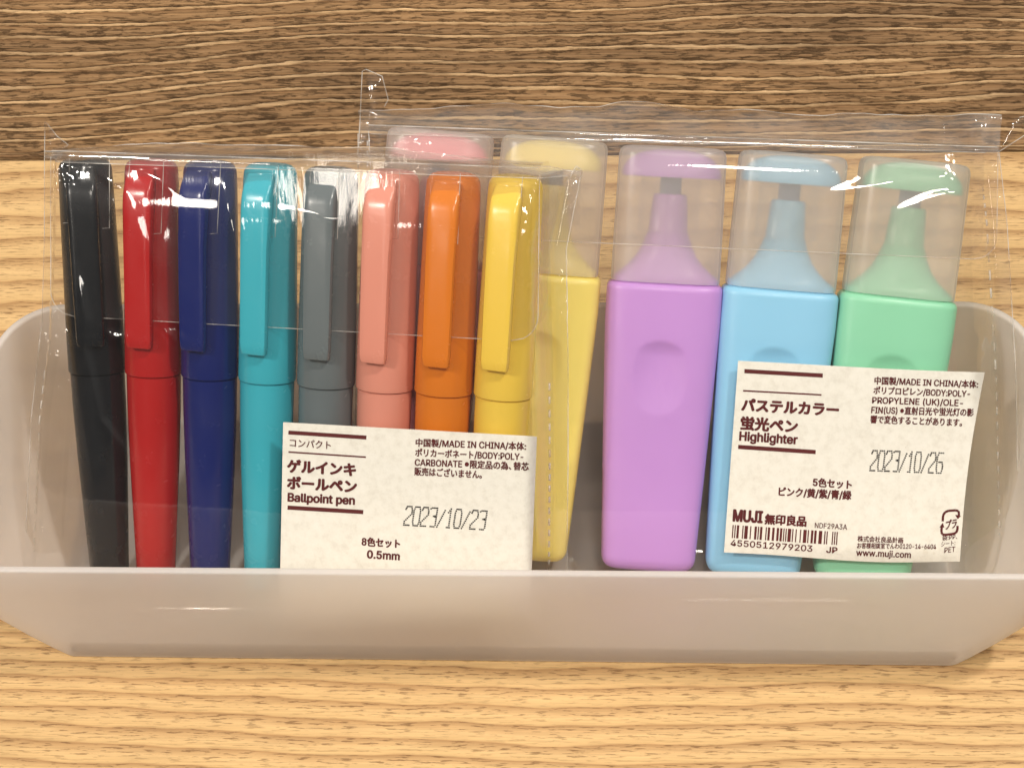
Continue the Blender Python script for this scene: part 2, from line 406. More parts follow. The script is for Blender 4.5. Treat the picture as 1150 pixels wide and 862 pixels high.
for i, (cname, label, top, low, turn, col) in enumerate(pens):
    o = proto if i == 0 else copy_tree(proto)
    t = Vector(FP.at(*top, AX_P)); b = Vector(FP.at(*low, AX_P)); d = (t - b).normalized()
    base = t - d * 86.0
    spin = math.atan2(d.y, d.x) - math.pi / 2
    o.matrix_world = FP.mat(base.x, base.y, AX_P, spin) @ Matrix.Rotation(math.radians(turn + 20 - i * 1.5), 4, 'Y')
    tag(o, label, 'pen', 'capped ballpoint pens in the clear pouch')
    m = plastic(cname + '_pen_plastic', col, 0.22, 0.03, spec=0.45, grain=0.035)
    recolor(o, {'barrel': m, 'cap': m, 'clip': m})

# ------------------------------------------------------------------ highlighters
HD = 6.0
def make_highlighter():
    root = thing('highlighter', None, None, Matrix.Identity(4))
    rings = []; n = 150; ys = [0, 0.02, 0.25, 0.7, 1.4, 2.4]; ys += [2.4 + 0.5 * k for k in range(1, 115)]
    ys = [y for y in ys if y < 59.6] + [59.7, 59.95]
    for y in ys:
        hw = 9.45 + (11.55 - 9.45) * min(1, y / 52) ** 0.9; hd = 5.45 + 0.55 * min(1, y / 50)
        k = max(0.0, 1 - y / 2.4); rr = 2.2 * (1 - math.sqrt(max(0, 1 - k * k)))
        if y > 58.6: rr = 1.3 * (1 - math.sqrt(max(0, 1 - ((y - 58.6) / 1.4) ** 2)))
        ring = sellipse(hw - rr, hd - rr * 0.9, 4.6, n, y)
        out = []
        for x, yy, z in ring:
            if z > 0:                                       # thumb dimple in the front face
                dx, dy = x / (5.0 if y > 45.0 else 5.0 + 0.22 * (45.0 - y)), (y - 45.0) / (3.4 if y > 45.0 else 12.0)
                q = dx * dx + dy * dy
                if q < 1: z -= 0.95 * (1 - q) ** 1.15 * sm(z, 1.0, 4.5)
            out.append((x, yy, z))
        rings.append(out)
    v, f = loft(rings); link('body', v, f, M_INK, root, sharp=55)
    pr = [(58.5, 10.5, 5.3, 4.2), (61.0, 10.5, 5.3, 4.2), (61.2, 10.2, 5.1, 4.0), (62.2, 8.9, 4.9, 3.2), (63.6, 7.4, 4.7, 2.6), (65.4, 6.0, 4.5, 2.2), (67.6, 4.9, 4.2, 2), (69.6, 4.25, 3.9, 2), (70.4, 3.9, 3.7, 2), (75, 3.6, 3.4, 2), (77.6, 3.4, 3.2, 2), (77.9, 3.0, 2.9, 2)]
    v, f = loft([sellipse(a, b, e, 64, y) for y, a, b, e in pr]); link('neck', v, f, M_INK, root, sharp=45)
    v, f = loft([sellipse(a, b, 3, 32, y) for y, a, b in ((77.5, 2.15, 1.7), (81.2, 2.1, 1.6), (82.0, 1.9, 0.9), (82.2, 1.6, 0.5))]); link('nib', v, f, M_NIB, root, sharp=40)
    # clear cap: an outer shell with a wall, closed at the top
    pr = [(60.15, 9.9), (60.15, 10.75), (60.6, 10.85), (70, 10.8), (85.6, 10.6), (86.6, 10.35), (87.15, 9.7), (87.4, 8.4), (87.48, 5.8), (87.5, 3)]
    pi = [(87.1, 3), (87.08, 5.6), (87.0, 8.2), (86.7, 9.3), (86.1, 9.9), (85.2, 10.1), (70, 10.1), (60.15, 9.95)]
    rr = [sellipse(w, w * 0.555, 4.2, 72, y) for y, w in pr + pi]
    v, f = loft(rr, False, False); m = len(pr) * 72
    f.append(tuple((len(pr) - 1) * 72 + j for j in range(72))); f.append(tuple(reversed([m + j for j in range(72)])))
    f = [q for q in f if not (len(q) == 4 and min(q) >= (len(pr) - 1) * 72 and max(q) < m + 72 and min(q) < m)]
    mi = [1 if min(q) >= len(pr) * 72 else 0 for q in f]
    cap = link('cap', v, f, [M_CAP, M_CAPIN], root, sharp=50, mids=mi)
    v, f = loft([sellipse(a, a * 0.8, 2, 48, y) for y, a in ((70.4, 5.75), (70.2, 5.9), (70.25, 6.1), (70.5, 6.15), (70.8, 6.0), (76, 5.9), (81.7, 5.8))], False, False)
    link('inner_cap', v, f, M_INNER, cap, sharp=50)
    pl = [(81.3, 9.5), (81.32, 9.75), (81.6, 9.85)] + [(81.8 + 5.1 * math.sin(math.radians(q)), 9.85 * math.cos(math.radians(q)) ** 0.75) for q in range(4, 88, 6)]
    v, f = loft([sellipse(a, a * 0.55, 3.2, 64, y) for y, a in pl])
    link('cap_plug', v, f, M_INK, root, sharp=40)
    return root
hls = [
    ('pink', 'pastel pink highlighter mostly hidden behind the pouch of pens', (496, 147), (462, 560), (0.92, 0.31, 0.37)),
    ('yellow', 'pastel yellow highlighter half hidden behind the edge of the pen pouch', (624, 155), (586, 600), (0.97, 0.80, 0.20)),
    ('purple', 'pastel purple highlighter standing clear between the yellow and the blue ones', (756, 165), (729, 600), (0.54, 0.28, 0.68)),
    ('blue', 'pastel sky blue highlighter behind the left side of the larger paper label', (891, 172), (848, 600), (0.28, 0.60, 0.84)),
    ('green', 'pastel mint green highlighter at the end of the row behind the paper label', (1028, 180), (972, 600), (0.27, 0.66, 0.43)),
]
AX_H = 6.9
proto = make_highlighter()
for i, (cname, label, top, low, col) in enumerate(hls):
    o = proto if i == 0 else copy_tree(proto)
    t = Vector(FH.at(*top, AX_H)); b = Vector(FH.at(*low, AX_H)); d = (t - b).normalized()
    base = t - d * 87.4 * 0.977
    o.matrix_world = FH.mat(base.x, base.y, AX_H, math.atan2(d.y, d.x) - math.pi / 2) @ Matrix.Diagonal((1, 0.977, 1, 1))
    tag(o, label, 'highlighter', 'pastel highlighters in the clear pouch')
    m = plastic('pastel_' + cname + '_plastic', col, 0.34, 0.02, 0.12, grain=0.03)
    recolor(o, {'body': m, 'neck': m, 'cap_plug': m})

# ------------------------------------------------------------------ clear folded sheets inside the pouches
def folded_sheet(name, label, F, fold, bottom, nf, nb, rcorner, slots):
    """fold: (left px, right px) of the fold line; bottom: the same for the front panel's lower edge"""
    A, B = Vector(F.at(*fold[0], nf)), Vector(F.at(*fold[1], nf)); C, D = Vector(F.at(*bottom[0], nf)), Vector(F.at(*bottom[1], nf))
    NU, NV = 120, 60; V, Fc = [], []
    rows = []
    Hh = (A - C).length; Wd = (A - B).length
    for j in range(NV + 1): rows.append((1 - j / NV, nf))                     # front panel, bottom to fold
    rows = list(reversed(rows)); rows = [(s, nf) for s, _ in reversed(rows)]
    prof = [(-(Hh) * s, nf) for s, _ in rows]                                 # (v below fold, n)
    prof.sort()
    r = 1.6
    for k in range(1, 7):
        a = math.radians(90 * k / 6); prof.append((r * math.sin(a), nf - r + r * math.cos(a)))
    for k in range(1, 6): prof.append((r + 0.3 * math.sin(math.pi * k / 5), nf - r - (nf - nb - 2 * r) * k / 5))
    for k in range(1, 7):
        a = math.radians(90 * k / 6); prof.append((r * math.cos(a), nb + r - r * math.sin(a)))
    for k in range(1, 31): prof.append((-(Hh + 4) * k / 30, nb))
    verts = {}
    def P(a, v, n):
        topm = A.lerp(B, a); botm = C.lerp(D, a)
        q = topm + (botm - topm) * (-v / Hh) if v < 0 else topm + (topm - botm).normalized() * v
        return (q.x, q.y, n + 0.12 * noise.noise(Vector((q.x / 9, q.y / 14, n + 3))))
    def inside(a, v):
        if v >= 0 : return True
        x = min(a, 1 - a) * Wd; y = v + Hh
        if x < rcorner and 0 <= y < rcorner:
            return (rcorner - x) ** 2 + (rcorner - y) ** 2 <= rcorner ** 2 * 1.0
        return True
    for i, (vv, n) in enumerate(prof):
        for j in range(NU + 1):
            a = j / NU
            # pull corner points onto the rounded outline
            if vv < 0:
                y = vv + Hh; yb = max(0.0, y)
                if yb < rcorner and vv >= -Hh - 4:
                    ins = rcorner - math.sqrt(max(0, rcorner ** 2 - (rcorner - yb) ** 2))
                    a = (ins + a * (Wd - 2 * ins)) / Wd
            V.append(P(a, max(vv, -Hh), n))
    for i in range(len(prof) - 1):
        for j in range(NU):
            q = i * (NU + 1) + j; Fc.append((q, q + 1, q + NU + 2, q + NU + 1))
    mids = [0] * len(Fc)
    nfront = NV + 1
    # pale beads on cut edges, fold and slots paint their bright glint
    edge = [V[i * (NU + 1)] for i in range(nfront - 1, -1, -1)] + [V[j] for j in range(1, NU + 1)] + [V[i * (NU + 1) + NU] for i in range(1, nfront)]
    parts = [tube(edge, 0.085)]
    parts.append(tube([V[(nfront + 2) * (NU + 1) + j] for j in range(NU + 1)], 0.12))
    for sl in slots:
        pts = [F.at(x, y, nf) for x, y in sl]
        parts.append(tube([(p[0], p[1], nf + 0.05) for p in pts], 0.085))
    ev, ef = merge(parts); o = len(V); V += ev; Fc += [tuple(i + o for i in q) for q in ef]; mids += [1] * len(ef)
    ob = link(name, V, Fc, [M_SHEET, M_EDGE], None, True, 50, mids)
    ob.matrix_world = F.mat()
    return tag(ob, label, 'plastic sheet')

slots = []
for x, yt, x2, yb in ((123, 178, 123, 256), (78, 178, 79, 250), (184, 180, 181, 262), (248, 182, 244, 262), (313, 186, 309, 266), (381, 189, 379, 268), (449, 192, 447, 268), (517, 195, 514, 274), (587, 198, 581, 280), (146, 180, 143, 220)):
    slots.append([(x, yt), ((x + x2) / 2, (yt + yb) / 2), (x2, yb), (x2 - 8, yb + 0.5)])
folded_sheet('folded_sheet', 'clear plastic sheet folded over the caps of the eight pens, slotted for their clips', FP,
             ((57, 176), (606, 196)), ((57, 354), (604, 384)), 11.95, 0.15, 5.0, slots)
folded_sheet('folded_sheet', 'clear plastic sheet folded over the frosted caps of the five highlighters', FH,
             ((414, 147), (1121, 172)), ((420, 262), (1119, 292)), 13.2, 0.5, 4.5, [])

# ------------------------------------------------------------------ clear pouches
def poly_at(pts, y):
    for (x0, y0), (x1, y1) in zip(pts, pts[1:]):
        if (y - y0) * (y - y1) <= 0 and y0 != y1: return x0 + (x1 - x0) * (y - y0) / (y1 - y0)
    return pts[-1][0]

class Pouch:
    def __init__(s, F, left, right, tn, seam_n, rise_l, rise_r, band, ridges, seed, crumples=(), back_n=-0.5):
        s.F, s.tn, s.sn, s.rl, s.rr, s.band, s.seed, s.back = F, tn, seam_n, rise_l, rise_r, band, seed, back_n
        s.L = [Vector(F.at(x, y, seam_n)) for x, y in left]; s.R = [Vector(F.at(x, y, seam_n)) for x, y in right]   # from top to bottom
        s.crumples = [(*F.at(x, y, tn), rad, amp) for x, y, rad, amp in crumples]
        s.ridges = [([Vector(F.at(x, y, tn)) for x, y in pl], w, h) for pl, w, h in ridges]
        s.quiet = None; s.len = (s.L[0] - s.L[-1]).length
    def side(s, P, t):
        k = t * (len(P) - 1); i = min(int(k), len(P) - 2); return P[i].lerp(P[i + 1], k - i)
    def edge_profile(s, dl, dr):
        return min(sm(dl, 2.2, 2.2 + s.rl) ** 0.8, sm(dr, 2.2, 2.2 + s.rr) ** 0.8)
    def n_smooth(s, u, v, t, a, Wd):
        dl, dr = a * Wd, (1 - a) * Wd
        k = s.edge_profile(dl, dr)
        low = sm(1 - t, 0.0, 0.16)                               # narrows towards the hem
        roll = max(0.0, 1 - t * s.len / 14.0) ** 2 * 1.8 * k
        return s.sn + (s.tn - s.sn) * k * (0.45 + 0.55 * low) - roll, k
    def locate(s, u, v):
        """(t, a, width) of a film point"""
        lo, hi = 0.0, 1.0
        for _ in range(24):
            t = (lo + hi) / 2; l, r = s.side(s.L, t), s.side(s.R, t)
            a = (u - l.x) / (r.x - l.x); vv = l.y + (r.y - l.y) * a
            if vv > v: lo = t
            else: hi = t
        return t, a, (r - l).length
    def film_n(s, u, v):
        t, a, Wd = s.locate(u, v); return s.n_smooth(u, v, t, a, Wd)[0]
    def wrinkle(s, u, v, k):
        sd = s.seed
        c = 1 - k
        d = 0.10 * noise.noise(Vector((u / 14, v / 40, sd))) + 0.035 * noise.noise(Vector((u / 6, v / 22, sd + 4)))
        q = 1.0
        if s.quiet:
            x0, x1, y0, y1 = s.quiet
            q = 1 - sm(min(u - x0, x1 - u, v - y0, y1 - v), -3, 1.0)
        d *= 0.25 + 0.75 * q
        rough = 4 * c * k + 0.3 * c
        cr = abs(noise.noise(Vector((u / 4.5, v / 8.0, sd + 9)))) + 0.5 * abs(noise.noise(Vector((u / 2.0, v / 3.4, sd + 13))))
        d += q * rough * (cr - 0.3) * 0.5
        for cu_, cv_, rad, amp in s.crumples:
            r2 = ((u - cu_) ** 2 + (v - cv_) ** 2) / rad ** 2
            if r2 < 5:
                w_ = math.exp(-r2)
                d += amp * w_ * (abs(noise.noise(Vector((u / 1.9, v / 2.6, sd + 21)))) + 0.55 * abs(noise.noise(Vector((u / 0.95 + 7, v / 1.2, sd + 25)))) - 0.3)
        for pl, w, h in s.ridges:
            best, tt = 1e9, 0
            p = Vector((u, v))
            for i in range(len(pl) - 1):
                ab = pl[i + 1] - pl[i]; x = max(0, min(1, (p - pl[i]).dot(ab) / ab.length_squared))
                dd = (p - pl[i] - ab * x).length
                if dd < best: best, tt = dd, (i + x) / (len(pl) - 1)
            if best < 6 * w: d += 0.8 * h * math.exp(-(best / (1.6 * w)) ** 2) * math.sin(math.pi * min(1, max(0, tt * 0.9 + 0.05))) ** 0.7
        return d
    def build(s, parent, seam_dashes, ears):
        NU, NT = 290, 200; V, Fc = [], []; rows = 0
        ts = [1 - k / NT for k in range(NT + 1)]
        topn = None
        for t in ts:                                             # front film, hem to top
            l, r = s.side(s.L, t), s.side(s.R, t); Wd = (r - l).length
            for j in range(NU + 1):
                a = j / NU; q = l.lerp(r, a); n, k = s.n_smooth(q.x, q.y, t, a, Wd)
                V.append((q.x, q.y, n + s.wrinkle(q.x, q.y, k)))
            rows += 1
        # the closed top: from the front fold over to the back edge
        l, r = s.L[0], s.R[0]; ax = (r - l).normalized(); upd = Vector((-ax.y, ax.x)); Wd = (r - l).length
        NB = 16
        last = V[-(NU + 1):]
        for i in range(1, NB + 1):
            x = i / NB
            for j in range(NU + 1):
                a = j / NU; q = l.lerp(r, a); k = s.edge_profile(a * Wd, (1 - a) * Wd)
                b0, bm, b1 = s.band; h = (b0 + (bm - b0) * sm(a, 0, 0.25)) if a < 0.5 else (b1 + (bm - b1) * sm(1 - a, 0, 0.4))
                h *= 1 + 0.22 * noise.noise(Vector((q.x / 17, 3.0, s.seed))) + 0.08 * noise.noise(Vector((q.x / 5, 9.0, s.seed))); n0 = last[j][2]; n1 = s.sn + (s.back - s.sn) * k
                rr = sm(x, 0, 1)
                vv = h * (1 - (1 - x) ** 1.6); w = 0.6 * noise.noise(Vector((q.x / 9, x * 1.8, s.seed + 30))) * math.sin(math.pi * x) * (1 + 2 * (1 - k))
                V.append((q.x + upd.x * vv, q.y + upd.y * vv, n0 + (n1 - n0) * (x ** 1.15) + w))
            rows += 1
        topedge = V[-(NU + 1):]
        for i in range(1, 41):                                   # back film down to the hem
            x = i / 40; t = x; l2, r2 = s.side(s.L, t), s.side(s.R, t); Wd = (r2 - l2).length
            for j in range(NU + 1):
                a = j / NU; q = l2.lerp(r2, a); k = s.edge_profile(a * Wd, (1 - a) * Wd)
                n1 = s.sn + (s.back - s.sn) * k * sm(1 - t, 0, 0.12)
                e = topedge[j]; b = sm(x, 0, 0.08)
                V.append((q.x * b + e[0] * (1 - b), q.y * b + e[1] * (1 - b) - (0.0), n1 - 0.05 * (1 - k)))
            rows += 1
        for i in range(rows - 1):
            for j in range(NU):
                q = i * (NU + 1) + j; Fc.append((q, q + 1, q + NU + 2, q + NU + 1))
        nfront = NT + 1
        parts = []
        for j in (0, NU): parts.append(tube([V[i * (NU + 1) + j] for i in range(nfront)], 0.10))
        parts.append(tube(topedge, 0.10))
        parts.append(tube([V[(nfront - 1) * (NU + 1) + j] for j in range(6, NU - 5)], 0.09))
        ef0 = len(Fc)
        for pts in ears:                                         # corners of the side seams standing up above the fold
            e = [(*s.F.at(x, y, s.sn), s.sn + dn) for x, y, dn in pts]
            dense = []
            for p, q in zip(e, e[1:] + e[:1]):
                for x in range(5): dense.append(tuple(p[k] + (q[k] - p[k]) * x / 5 for k in range(3)))
            m = len(dense); c = [sum(p[k] for p in dense) / m for k in range(3)]; o = len(V); R = 6
            for x in range(R + 1):
                for p in dense:
                    w = x / R; qx, qy = c[0] + (p[0] - c[0]) * w, c[1] + (p[1] - c[1]) * w
                    V.append((qx, qy, c[2] + (p[2] - c[2]) * w + (1 - w * w) * 1.1 + 0.5 * (1 - w) * noise.noise(Vector((qx / 2.2, qy / 3.5, s.seed)))))
            for x in range(R):
                for k in range(m): Fc.append((o + x * m + k, o + x * m + (k + 1) % m, o + (x + 1) * m + (k + 1) % m, o + (x + 1) * m + k))
            parts.append(tube(dense[:int(m * 0.75)], 0.11))
        mids = [0] * len(Fc)
        for q in range((nfront - 1) * NU, (nfront - 1 + NB) * NU): mids[q] = 2
        for side, off, ta, tb, cnt in seam_dashes:               # rows of weld marks along the seams
            P = s.L if side == 'L' else s.R
            for q in range(cnt):
                t0 = ta + (tb - ta) * q / cnt; t1 = t0 + (tb - ta) / cnt * 0.55
                p0, p1 = s.side(P, t0), s.side(P, t1)
                parts.append(tube([(p0.x + off, p0.y, s.sn + 0.25), (p1.x + off, p1.y, s.sn + 0.25)], 0.22))
        ev, ef = merge(parts); o = len(V); V += ev; Fc += [tuple(i + o for i in q) for q in ef]; mids += [1] * len(ef)
        return link('film', V, Fc, [M_FILM, M_EDGE, M_FOLD_SHEEN], parent, True, None, mids)

# ------------------------------------------------------------------ printed labels
# outlines of the sans-serif lettering: advance, then one string of points per contour (thousandths of an em)
INTER = {
 '(': (273, ["89,207 90,235 92,264 96,293 101,324 107,354 114,384 122,413 132,441 142,468 153,494 164,517 177,539 236,539 223,512 212,485 201,457 191,428 182,399 174,370 167,342 161,313 157,285 154,258 152,232 151,207 152,184 154,161 156,138 160,115 165,91 172,67 179,42 188,16 198,-10 209,-38 222,-66 236,-96 177,-96 156,-59 139,-21 124,16 111,55 102,93 95,131 90,169"]),
 ')': (273, ["37,-96 52,-66 64,-37 76,-9 86,18 95,44 102,69 108,93 113,116 117,139 120,162 121,184 122,207 121,232 119,258 116,285 112,313 106,342 99,370 91,399 82,428 73,457 62,485 50,512 37,539 97,539 109,517 121,494 131,468 142,441 151,413 159,384 167,354 173,323 178,293 181,264 183,235 184,207 183,168 178,130 171,92 161,53 149,15 134,-22 117,-59 97,-96"]),
 '-': (453, ["337,244 337,188 114,188 114,244"]),
 '.': (188, ["95,-4 86,-4 78,-1 70,3 63,9 57,16 53,24 50,32 50,41 50,50 53,59 57,66 63,73 70,79 78,83 86,86 95,87 104,86 113,83 121,79 128,73 134,66 138,59 140,50 141,41 140,32 138,24 134,16 128,9 121,3 113,-1 104,-4"]),
 '/': (249, ["235,533 71,-76 14,-76 178,533"]),
 '0': (453, ["227,-7 199,-5 174,1 151,11 130,24 111,41 95,62 80,86 69,113 60,144 53,178 49,214 48,254 49,294 53,330 60,364 69,395 81,422 95,447 112,467 130,484 151,498 174,508 200,514 227,516 254,514 279,508 302,498 323,484 342,467 358,447 372,422 384,395 393,364 400,330 404,294 405,254 404,214 400,178 393,144 384,113 373,86 359,62 342,41 323,24 302,11 279,1 254,-5", "227,50 245,51 261,56 276,63 290,74 303,87 313,103 323,122 330,144 336,168 340,194 343,223 344,254 343,285 340,314 336,341 330,365 323,387 313,405 303,422 290,435 276,446 261,453 245,458 227,460 209,458 192,453 177,446 163,435 151,422 140,405 131,387 123,365 117,341 113,314 110,285 109,254 110,223 113,194 117,168 123,144 131,122 140,103 151,87 163,74 177,63 192,56 209,51"]),
 '1': (453, ["76,0 76,55 391,55 391,0", "276,509 276,0 212,0 212,448 209,448 86,358 86,427 198,509"]),
 '2': (453, ["64,0 64,47 234,229 248,243 261,257 272,270 282,282 291,294 299,305 305,316 311,327 315,337 318,348 320,360 320,371 319,385 317,397 313,408 308,419 301,428 293,436 283,443 273,449 262,454 250,457 237,459 224,460 209,459 196,457 184,453 172,447 162,441 153,433 145,424 139,413 134,402 130,390 128,376 127,362 66,362 67,384 71,405 77,424 86,442 98,459 111,473 126,486 143,496 162,505 182,511 203,514 225,516 247,514 268,511 288,505 306,497 323,486 337,474 350,461 361,445 370,428 376,411 380,392 381,372 380,358 378,345 375,331 371,318 365,304 357,290 347,275 336,259 322,241 306,223 288,202 267,180 153,60 153,57 389,57 389,0"]),
 '3': (453, ["218,-7 195,-6 173,-3 152,2 133,10 114,19 98,30 83,43 70,57 60,74 52,91 46,111 44,132 109,132 111,119 115,107 120,97 126,87 134,78 144,71 154,64 165,59 178,55 191,52 204,50 219,50 234,51 248,53 262,56 275,61 287,67 297,74 307,83 315,93 321,104 325,116 328,130 329,145 328,158 326,172 322,184 316,196 308,207 299,217 288,226 275,234 260,240 242,244 223,247 201,248 157,248 157,299 288,448 288,452 70,452 70,509 372,509 372,461 211,278 211,289 239,290 264,288 287,284 308,276 327,265 344,253 359,239 371,222 381,205 387,186 392,166 393,145 392,123 387,103 380,84 370,66 358,50 344,36 327,23 309,12 288,4 266,-2 243,-6"]),
 '4': (453, ["40,105 40,158 247,509 311,509 109,166 109,163 413,163 413,105", "282,0 282,121 282,146 282,318 343,318 343,0"]),
 '5': (453, ["221,-7 199,-6 178,-2 159,3 140,11 123,21 108,32 94,45 83,60 73,76 66,93 62,111 60,130 122,130 124,119 127,108 132,98 138,89 145,80 154,73 163,66 173,60 184,56 196,52 208,50 221,50 236,51 250,53 264,58 276,64 288,72 298,82 307,92 314,104 320,117 324,131 327,146 328,162 327,178 324,193 320,208 314,221 306,233 297,244 286,254 275,262 262,269 248,273 233,276 218,277 205,276 192,275 180,272 167,268 156,264 145,258 136,252 128,246 67,253 96,509 366,509 366,452 151,452 134,301 136,301 145,308 155,315 166,320 178,325 190,329 203,331 216,333 229,334 247,333 263,330 279,326 294,321 308,314 321,306 334,296 345,285 355,273 364,260 372,246 379,231 384,215 388,199 390,181 391,163 390,139 385,117 379,95 369,76 357,57 343,41 327,27 309,15 289,6 268,-1 245,-5"]),
 '6': (453, ["226,-7 203,-5 182,-1 161,5 142,15 125,26 109,40 96,56 84,74 75,94 69,115 65,138 64,162 65,180 68,199 73,219 80,239 89,261 102,285 118,311 137,340 252,509 322,509 151,261 145,261 149,268 154,275 159,281 165,288 172,293 179,299 187,303 196,307 205,310 214,312 224,314 235,314 257,313 278,309 298,303 316,295 332,284 346,271 359,257 370,240 378,221 384,201 388,180 389,157 388,134 384,112 377,92 368,73 356,55 343,39 327,26 310,14 291,5 271,-2 249,-6", "226,48 241,49 254,52 267,56 279,63 289,70 299,79 307,90 314,101 320,114 324,128 327,142 327,157 327,173 324,187 320,201 314,213 307,225 299,235 289,244 279,251 267,258 254,262 241,264 226,265 212,264 198,262 186,258 174,252 163,244 153,235 145,225 138,214 132,201 128,188 126,174 125,158 126,143 128,128 132,114 138,102 145,90 153,79 163,70 174,63 186,56 198,52 212,49"]),
 '7': (453, ["97,0 323,448 323,452 62,452 62,509 391,509 391,449 165,0"]),
 '8': (453, ["226,-7 201,-6 178,-2 156,3 136,11 117,21 101,33 86,47 74,62 64,78 57,96 53,115 52,135 53,151 55,166 59,181 65,195 72,208 81,220 90,231 101,241 113,249 125,256 139,261 153,265 153,267 135,273 119,282 105,293 93,308 83,324 76,342 72,360 70,380 72,399 75,417 82,434 90,450 101,464 114,477 129,488 146,498 164,506 184,511 204,514 226,516 248,514 269,511 288,506 306,498 323,488 337,477 350,464 361,450 370,434 377,417 380,399 382,380 380,361 376,342 369,324 359,308 347,293 333,282 318,273 300,267 300,265 314,261 327,256 339,249 351,241 362,231 372,220 380,208 387,195 393,181 397,166 400,151 401,135 399,115 395,96 388,78 378,62 366,47 352,33 335,21 317,11 296,3 275,-2 251,-6", "226,49 243,50 258,52 272,55 285,60 296,66 307,74 315,82 323,91 329,102 333,113 336,126 337,139 336,152 333,165 329,177 322,189 314,199 305,208 295,216 283,223 270,228 256,232 242,234 226,235 211,234 196,232 182,228 169,223 157,216 147,208 138,199 130,189 123,177 119,165 116,152 115,139 116,126 119,113 123,102 129,91 136,82 145,74 156,66 167,60 180,55 195,52 210,50", "226,290 239,290 252,292 263,296 274,300 284,306 293,313 300,321 307,330 312,341 316,351 318,363 319,376 318,388 316,399 313,410 308,420 301,429 294,437 285,444 275,449 264,454 252,457 240,459 226,460 213,459 200,457 188,454 177,449 167,444 159,437 151,429 145,420 139,410 136,399 134,388 133,376 134,363 136,351 139,341 145,330 151,321 159,313 168,306 178,300 189,296 201,292 213,290"]),
 '9': (453, ["226,516 249,514 271,510 291,503 310,494 328,482 343,468 356,452 368,434 377,414 384,393 388,371 389,347 388,328 385,309 380,290 373,270 363,248 350,224 334,197 315,168 200,0 130,0 301,248 307,248 303,240 299,234 294,227 287,221 281,215 273,210 265,206 257,202 248,199 238,196 228,195 218,195 195,196 175,199 155,206 137,214 121,225 106,237 94,252 83,269 74,287 68,307 65,329 64,352 65,375 69,397 75,417 85,436 96,454 110,469 125,483 143,494 162,504 182,510 203,514", "226,460 212,459 199,457 186,452 174,446 163,438 154,429 145,419 138,407 133,395 129,381 126,367 125,352 126,336 129,322 133,308 138,295 145,284 154,274 163,265 174,257 186,251 199,247 212,244 226,243 240,244 254,247 267,251 279,257 289,265 299,273 307,284 314,295 320,308 324,321 327,335 327,350 327,366 324,381 320,394 314,407 307,419 299,429 290,438 279,446 267,452 254,457 241,459"]),
 ':': (188, ["95,-4 86,-4 78,-1 70,3 63,9 57,16 53,24 50,32 50,41 50,50 53,59 57,66 63,73 70,79 78,83 86,86 95,87 104,86 113,83 121,79 128,73 134,66 138,59 140,50 141,41 140,32 138,24 134,16 128,9 121,3 113,-1 104,-4", "95,271 86,272 78,274 70,278 63,284 57,291 53,299 50,307 50,316 50,325 53,334 57,342 63,349 70,354 78,359 86,361 95,362 104,361 113,359 121,354 128,349 134,342 138,334 140,325 141,316 140,307 138,299 134,291 128,284 121,278 113,274 104,272"]),
 'A': (480, ["16,0 201,509 276,509 463,0 395,0 287,302 282,317 276,334 270,352 264,372 257,394 250,420 241,447 232,478 245,478 236,447 228,419 220,393 213,371 206,351 201,333 195,317 191,302 85,0", "110,142 110,199 370,199 370,142"]),
 'B': (456, ["60,0 60,509 241,509 266,508 289,504 310,499 329,491 345,481 359,469 371,456 381,442 388,426 394,410 397,392 398,374 397,358 395,344 392,331 387,320 380,310 373,301 365,293 356,286 347,280 336,275 326,270 315,267 315,262 327,261 339,257 351,252 363,245 374,237 385,227 394,216 402,203 409,189 414,173 417,155 418,136 417,117 413,100 408,83 400,67 390,52 377,39 362,28 344,18 324,10 301,4 275,1 247,0", "125,57 245,57 272,58 296,63 315,70 330,80 341,92 349,105 354,120 355,137 355,149 352,161 348,173 342,184 335,194 327,203 317,211 306,218 293,224 279,228 264,230 248,231 125,231", "125,285 238,285 252,286 265,288 277,291 288,296 299,302 308,309 316,317 323,326 329,337 333,348 335,359 336,372 334,388 330,403 323,417 313,429 299,439 283,446 263,450 240,452 125,452"]),
 'C': (510, ["267,-7 235,-5 205,1 177,11 150,25 126,42 104,63 86,88 70,115 57,146 48,179 42,215 40,254 42,293 48,329 57,362 70,393 86,421 104,445 126,466 150,484 177,498 205,508 235,514 267,516 286,515 305,513 323,509 340,504 357,498 373,490 388,481 402,471 415,460 427,447 438,433 448,418 456,402 463,385 469,367 473,348 408,348 405,361 401,373 395,384 389,395 382,404 375,413 366,421 357,428 348,435 337,440 327,445 315,449 304,452 292,454 280,455 267,456 245,454 223,450 203,443 184,432 166,419 150,403 137,385 125,364 116,340 109,314 105,285 103,254 105,223 109,194 116,168 125,145 137,123 151,105 166,89 184,76 203,66 223,59 245,54 267,53 280,53 292,55 304,57 315,60 327,64 337,69 348,74 357,81 366,88 375,96 382,105 389,114 395,125 401,136 405,148 408,160 473,160 469,142 463,124 457,107 448,91 438,76 428,62 416,49 402,38 388,28 373,19 357,11 341,5 323,0 305,-4 286,-6"]),
 'D': (502, ["60,0 60,509 225,509 261,507 294,501 325,492 353,478 377,461 399,441 418,418 433,391 446,361 455,329 460,293 462,255 460,217 455,181 446,149 433,119 417,92 398,68 376,48 351,31 322,17 291,8 256,2 219,0", "125,57 215,57 244,58 272,63 296,70 318,81 337,94 354,110 368,128 379,149 388,172 394,198 398,226 399,255 398,285 394,312 388,337 379,361 368,381 354,399 338,415 320,428 299,438 275,446 249,450 221,452 125,452"]),
 'E': (419, ["60,0 60,509 372,509 372,452 125,452 125,286 355,286 355,229 125,229 125,57 375,57 375,0"]),
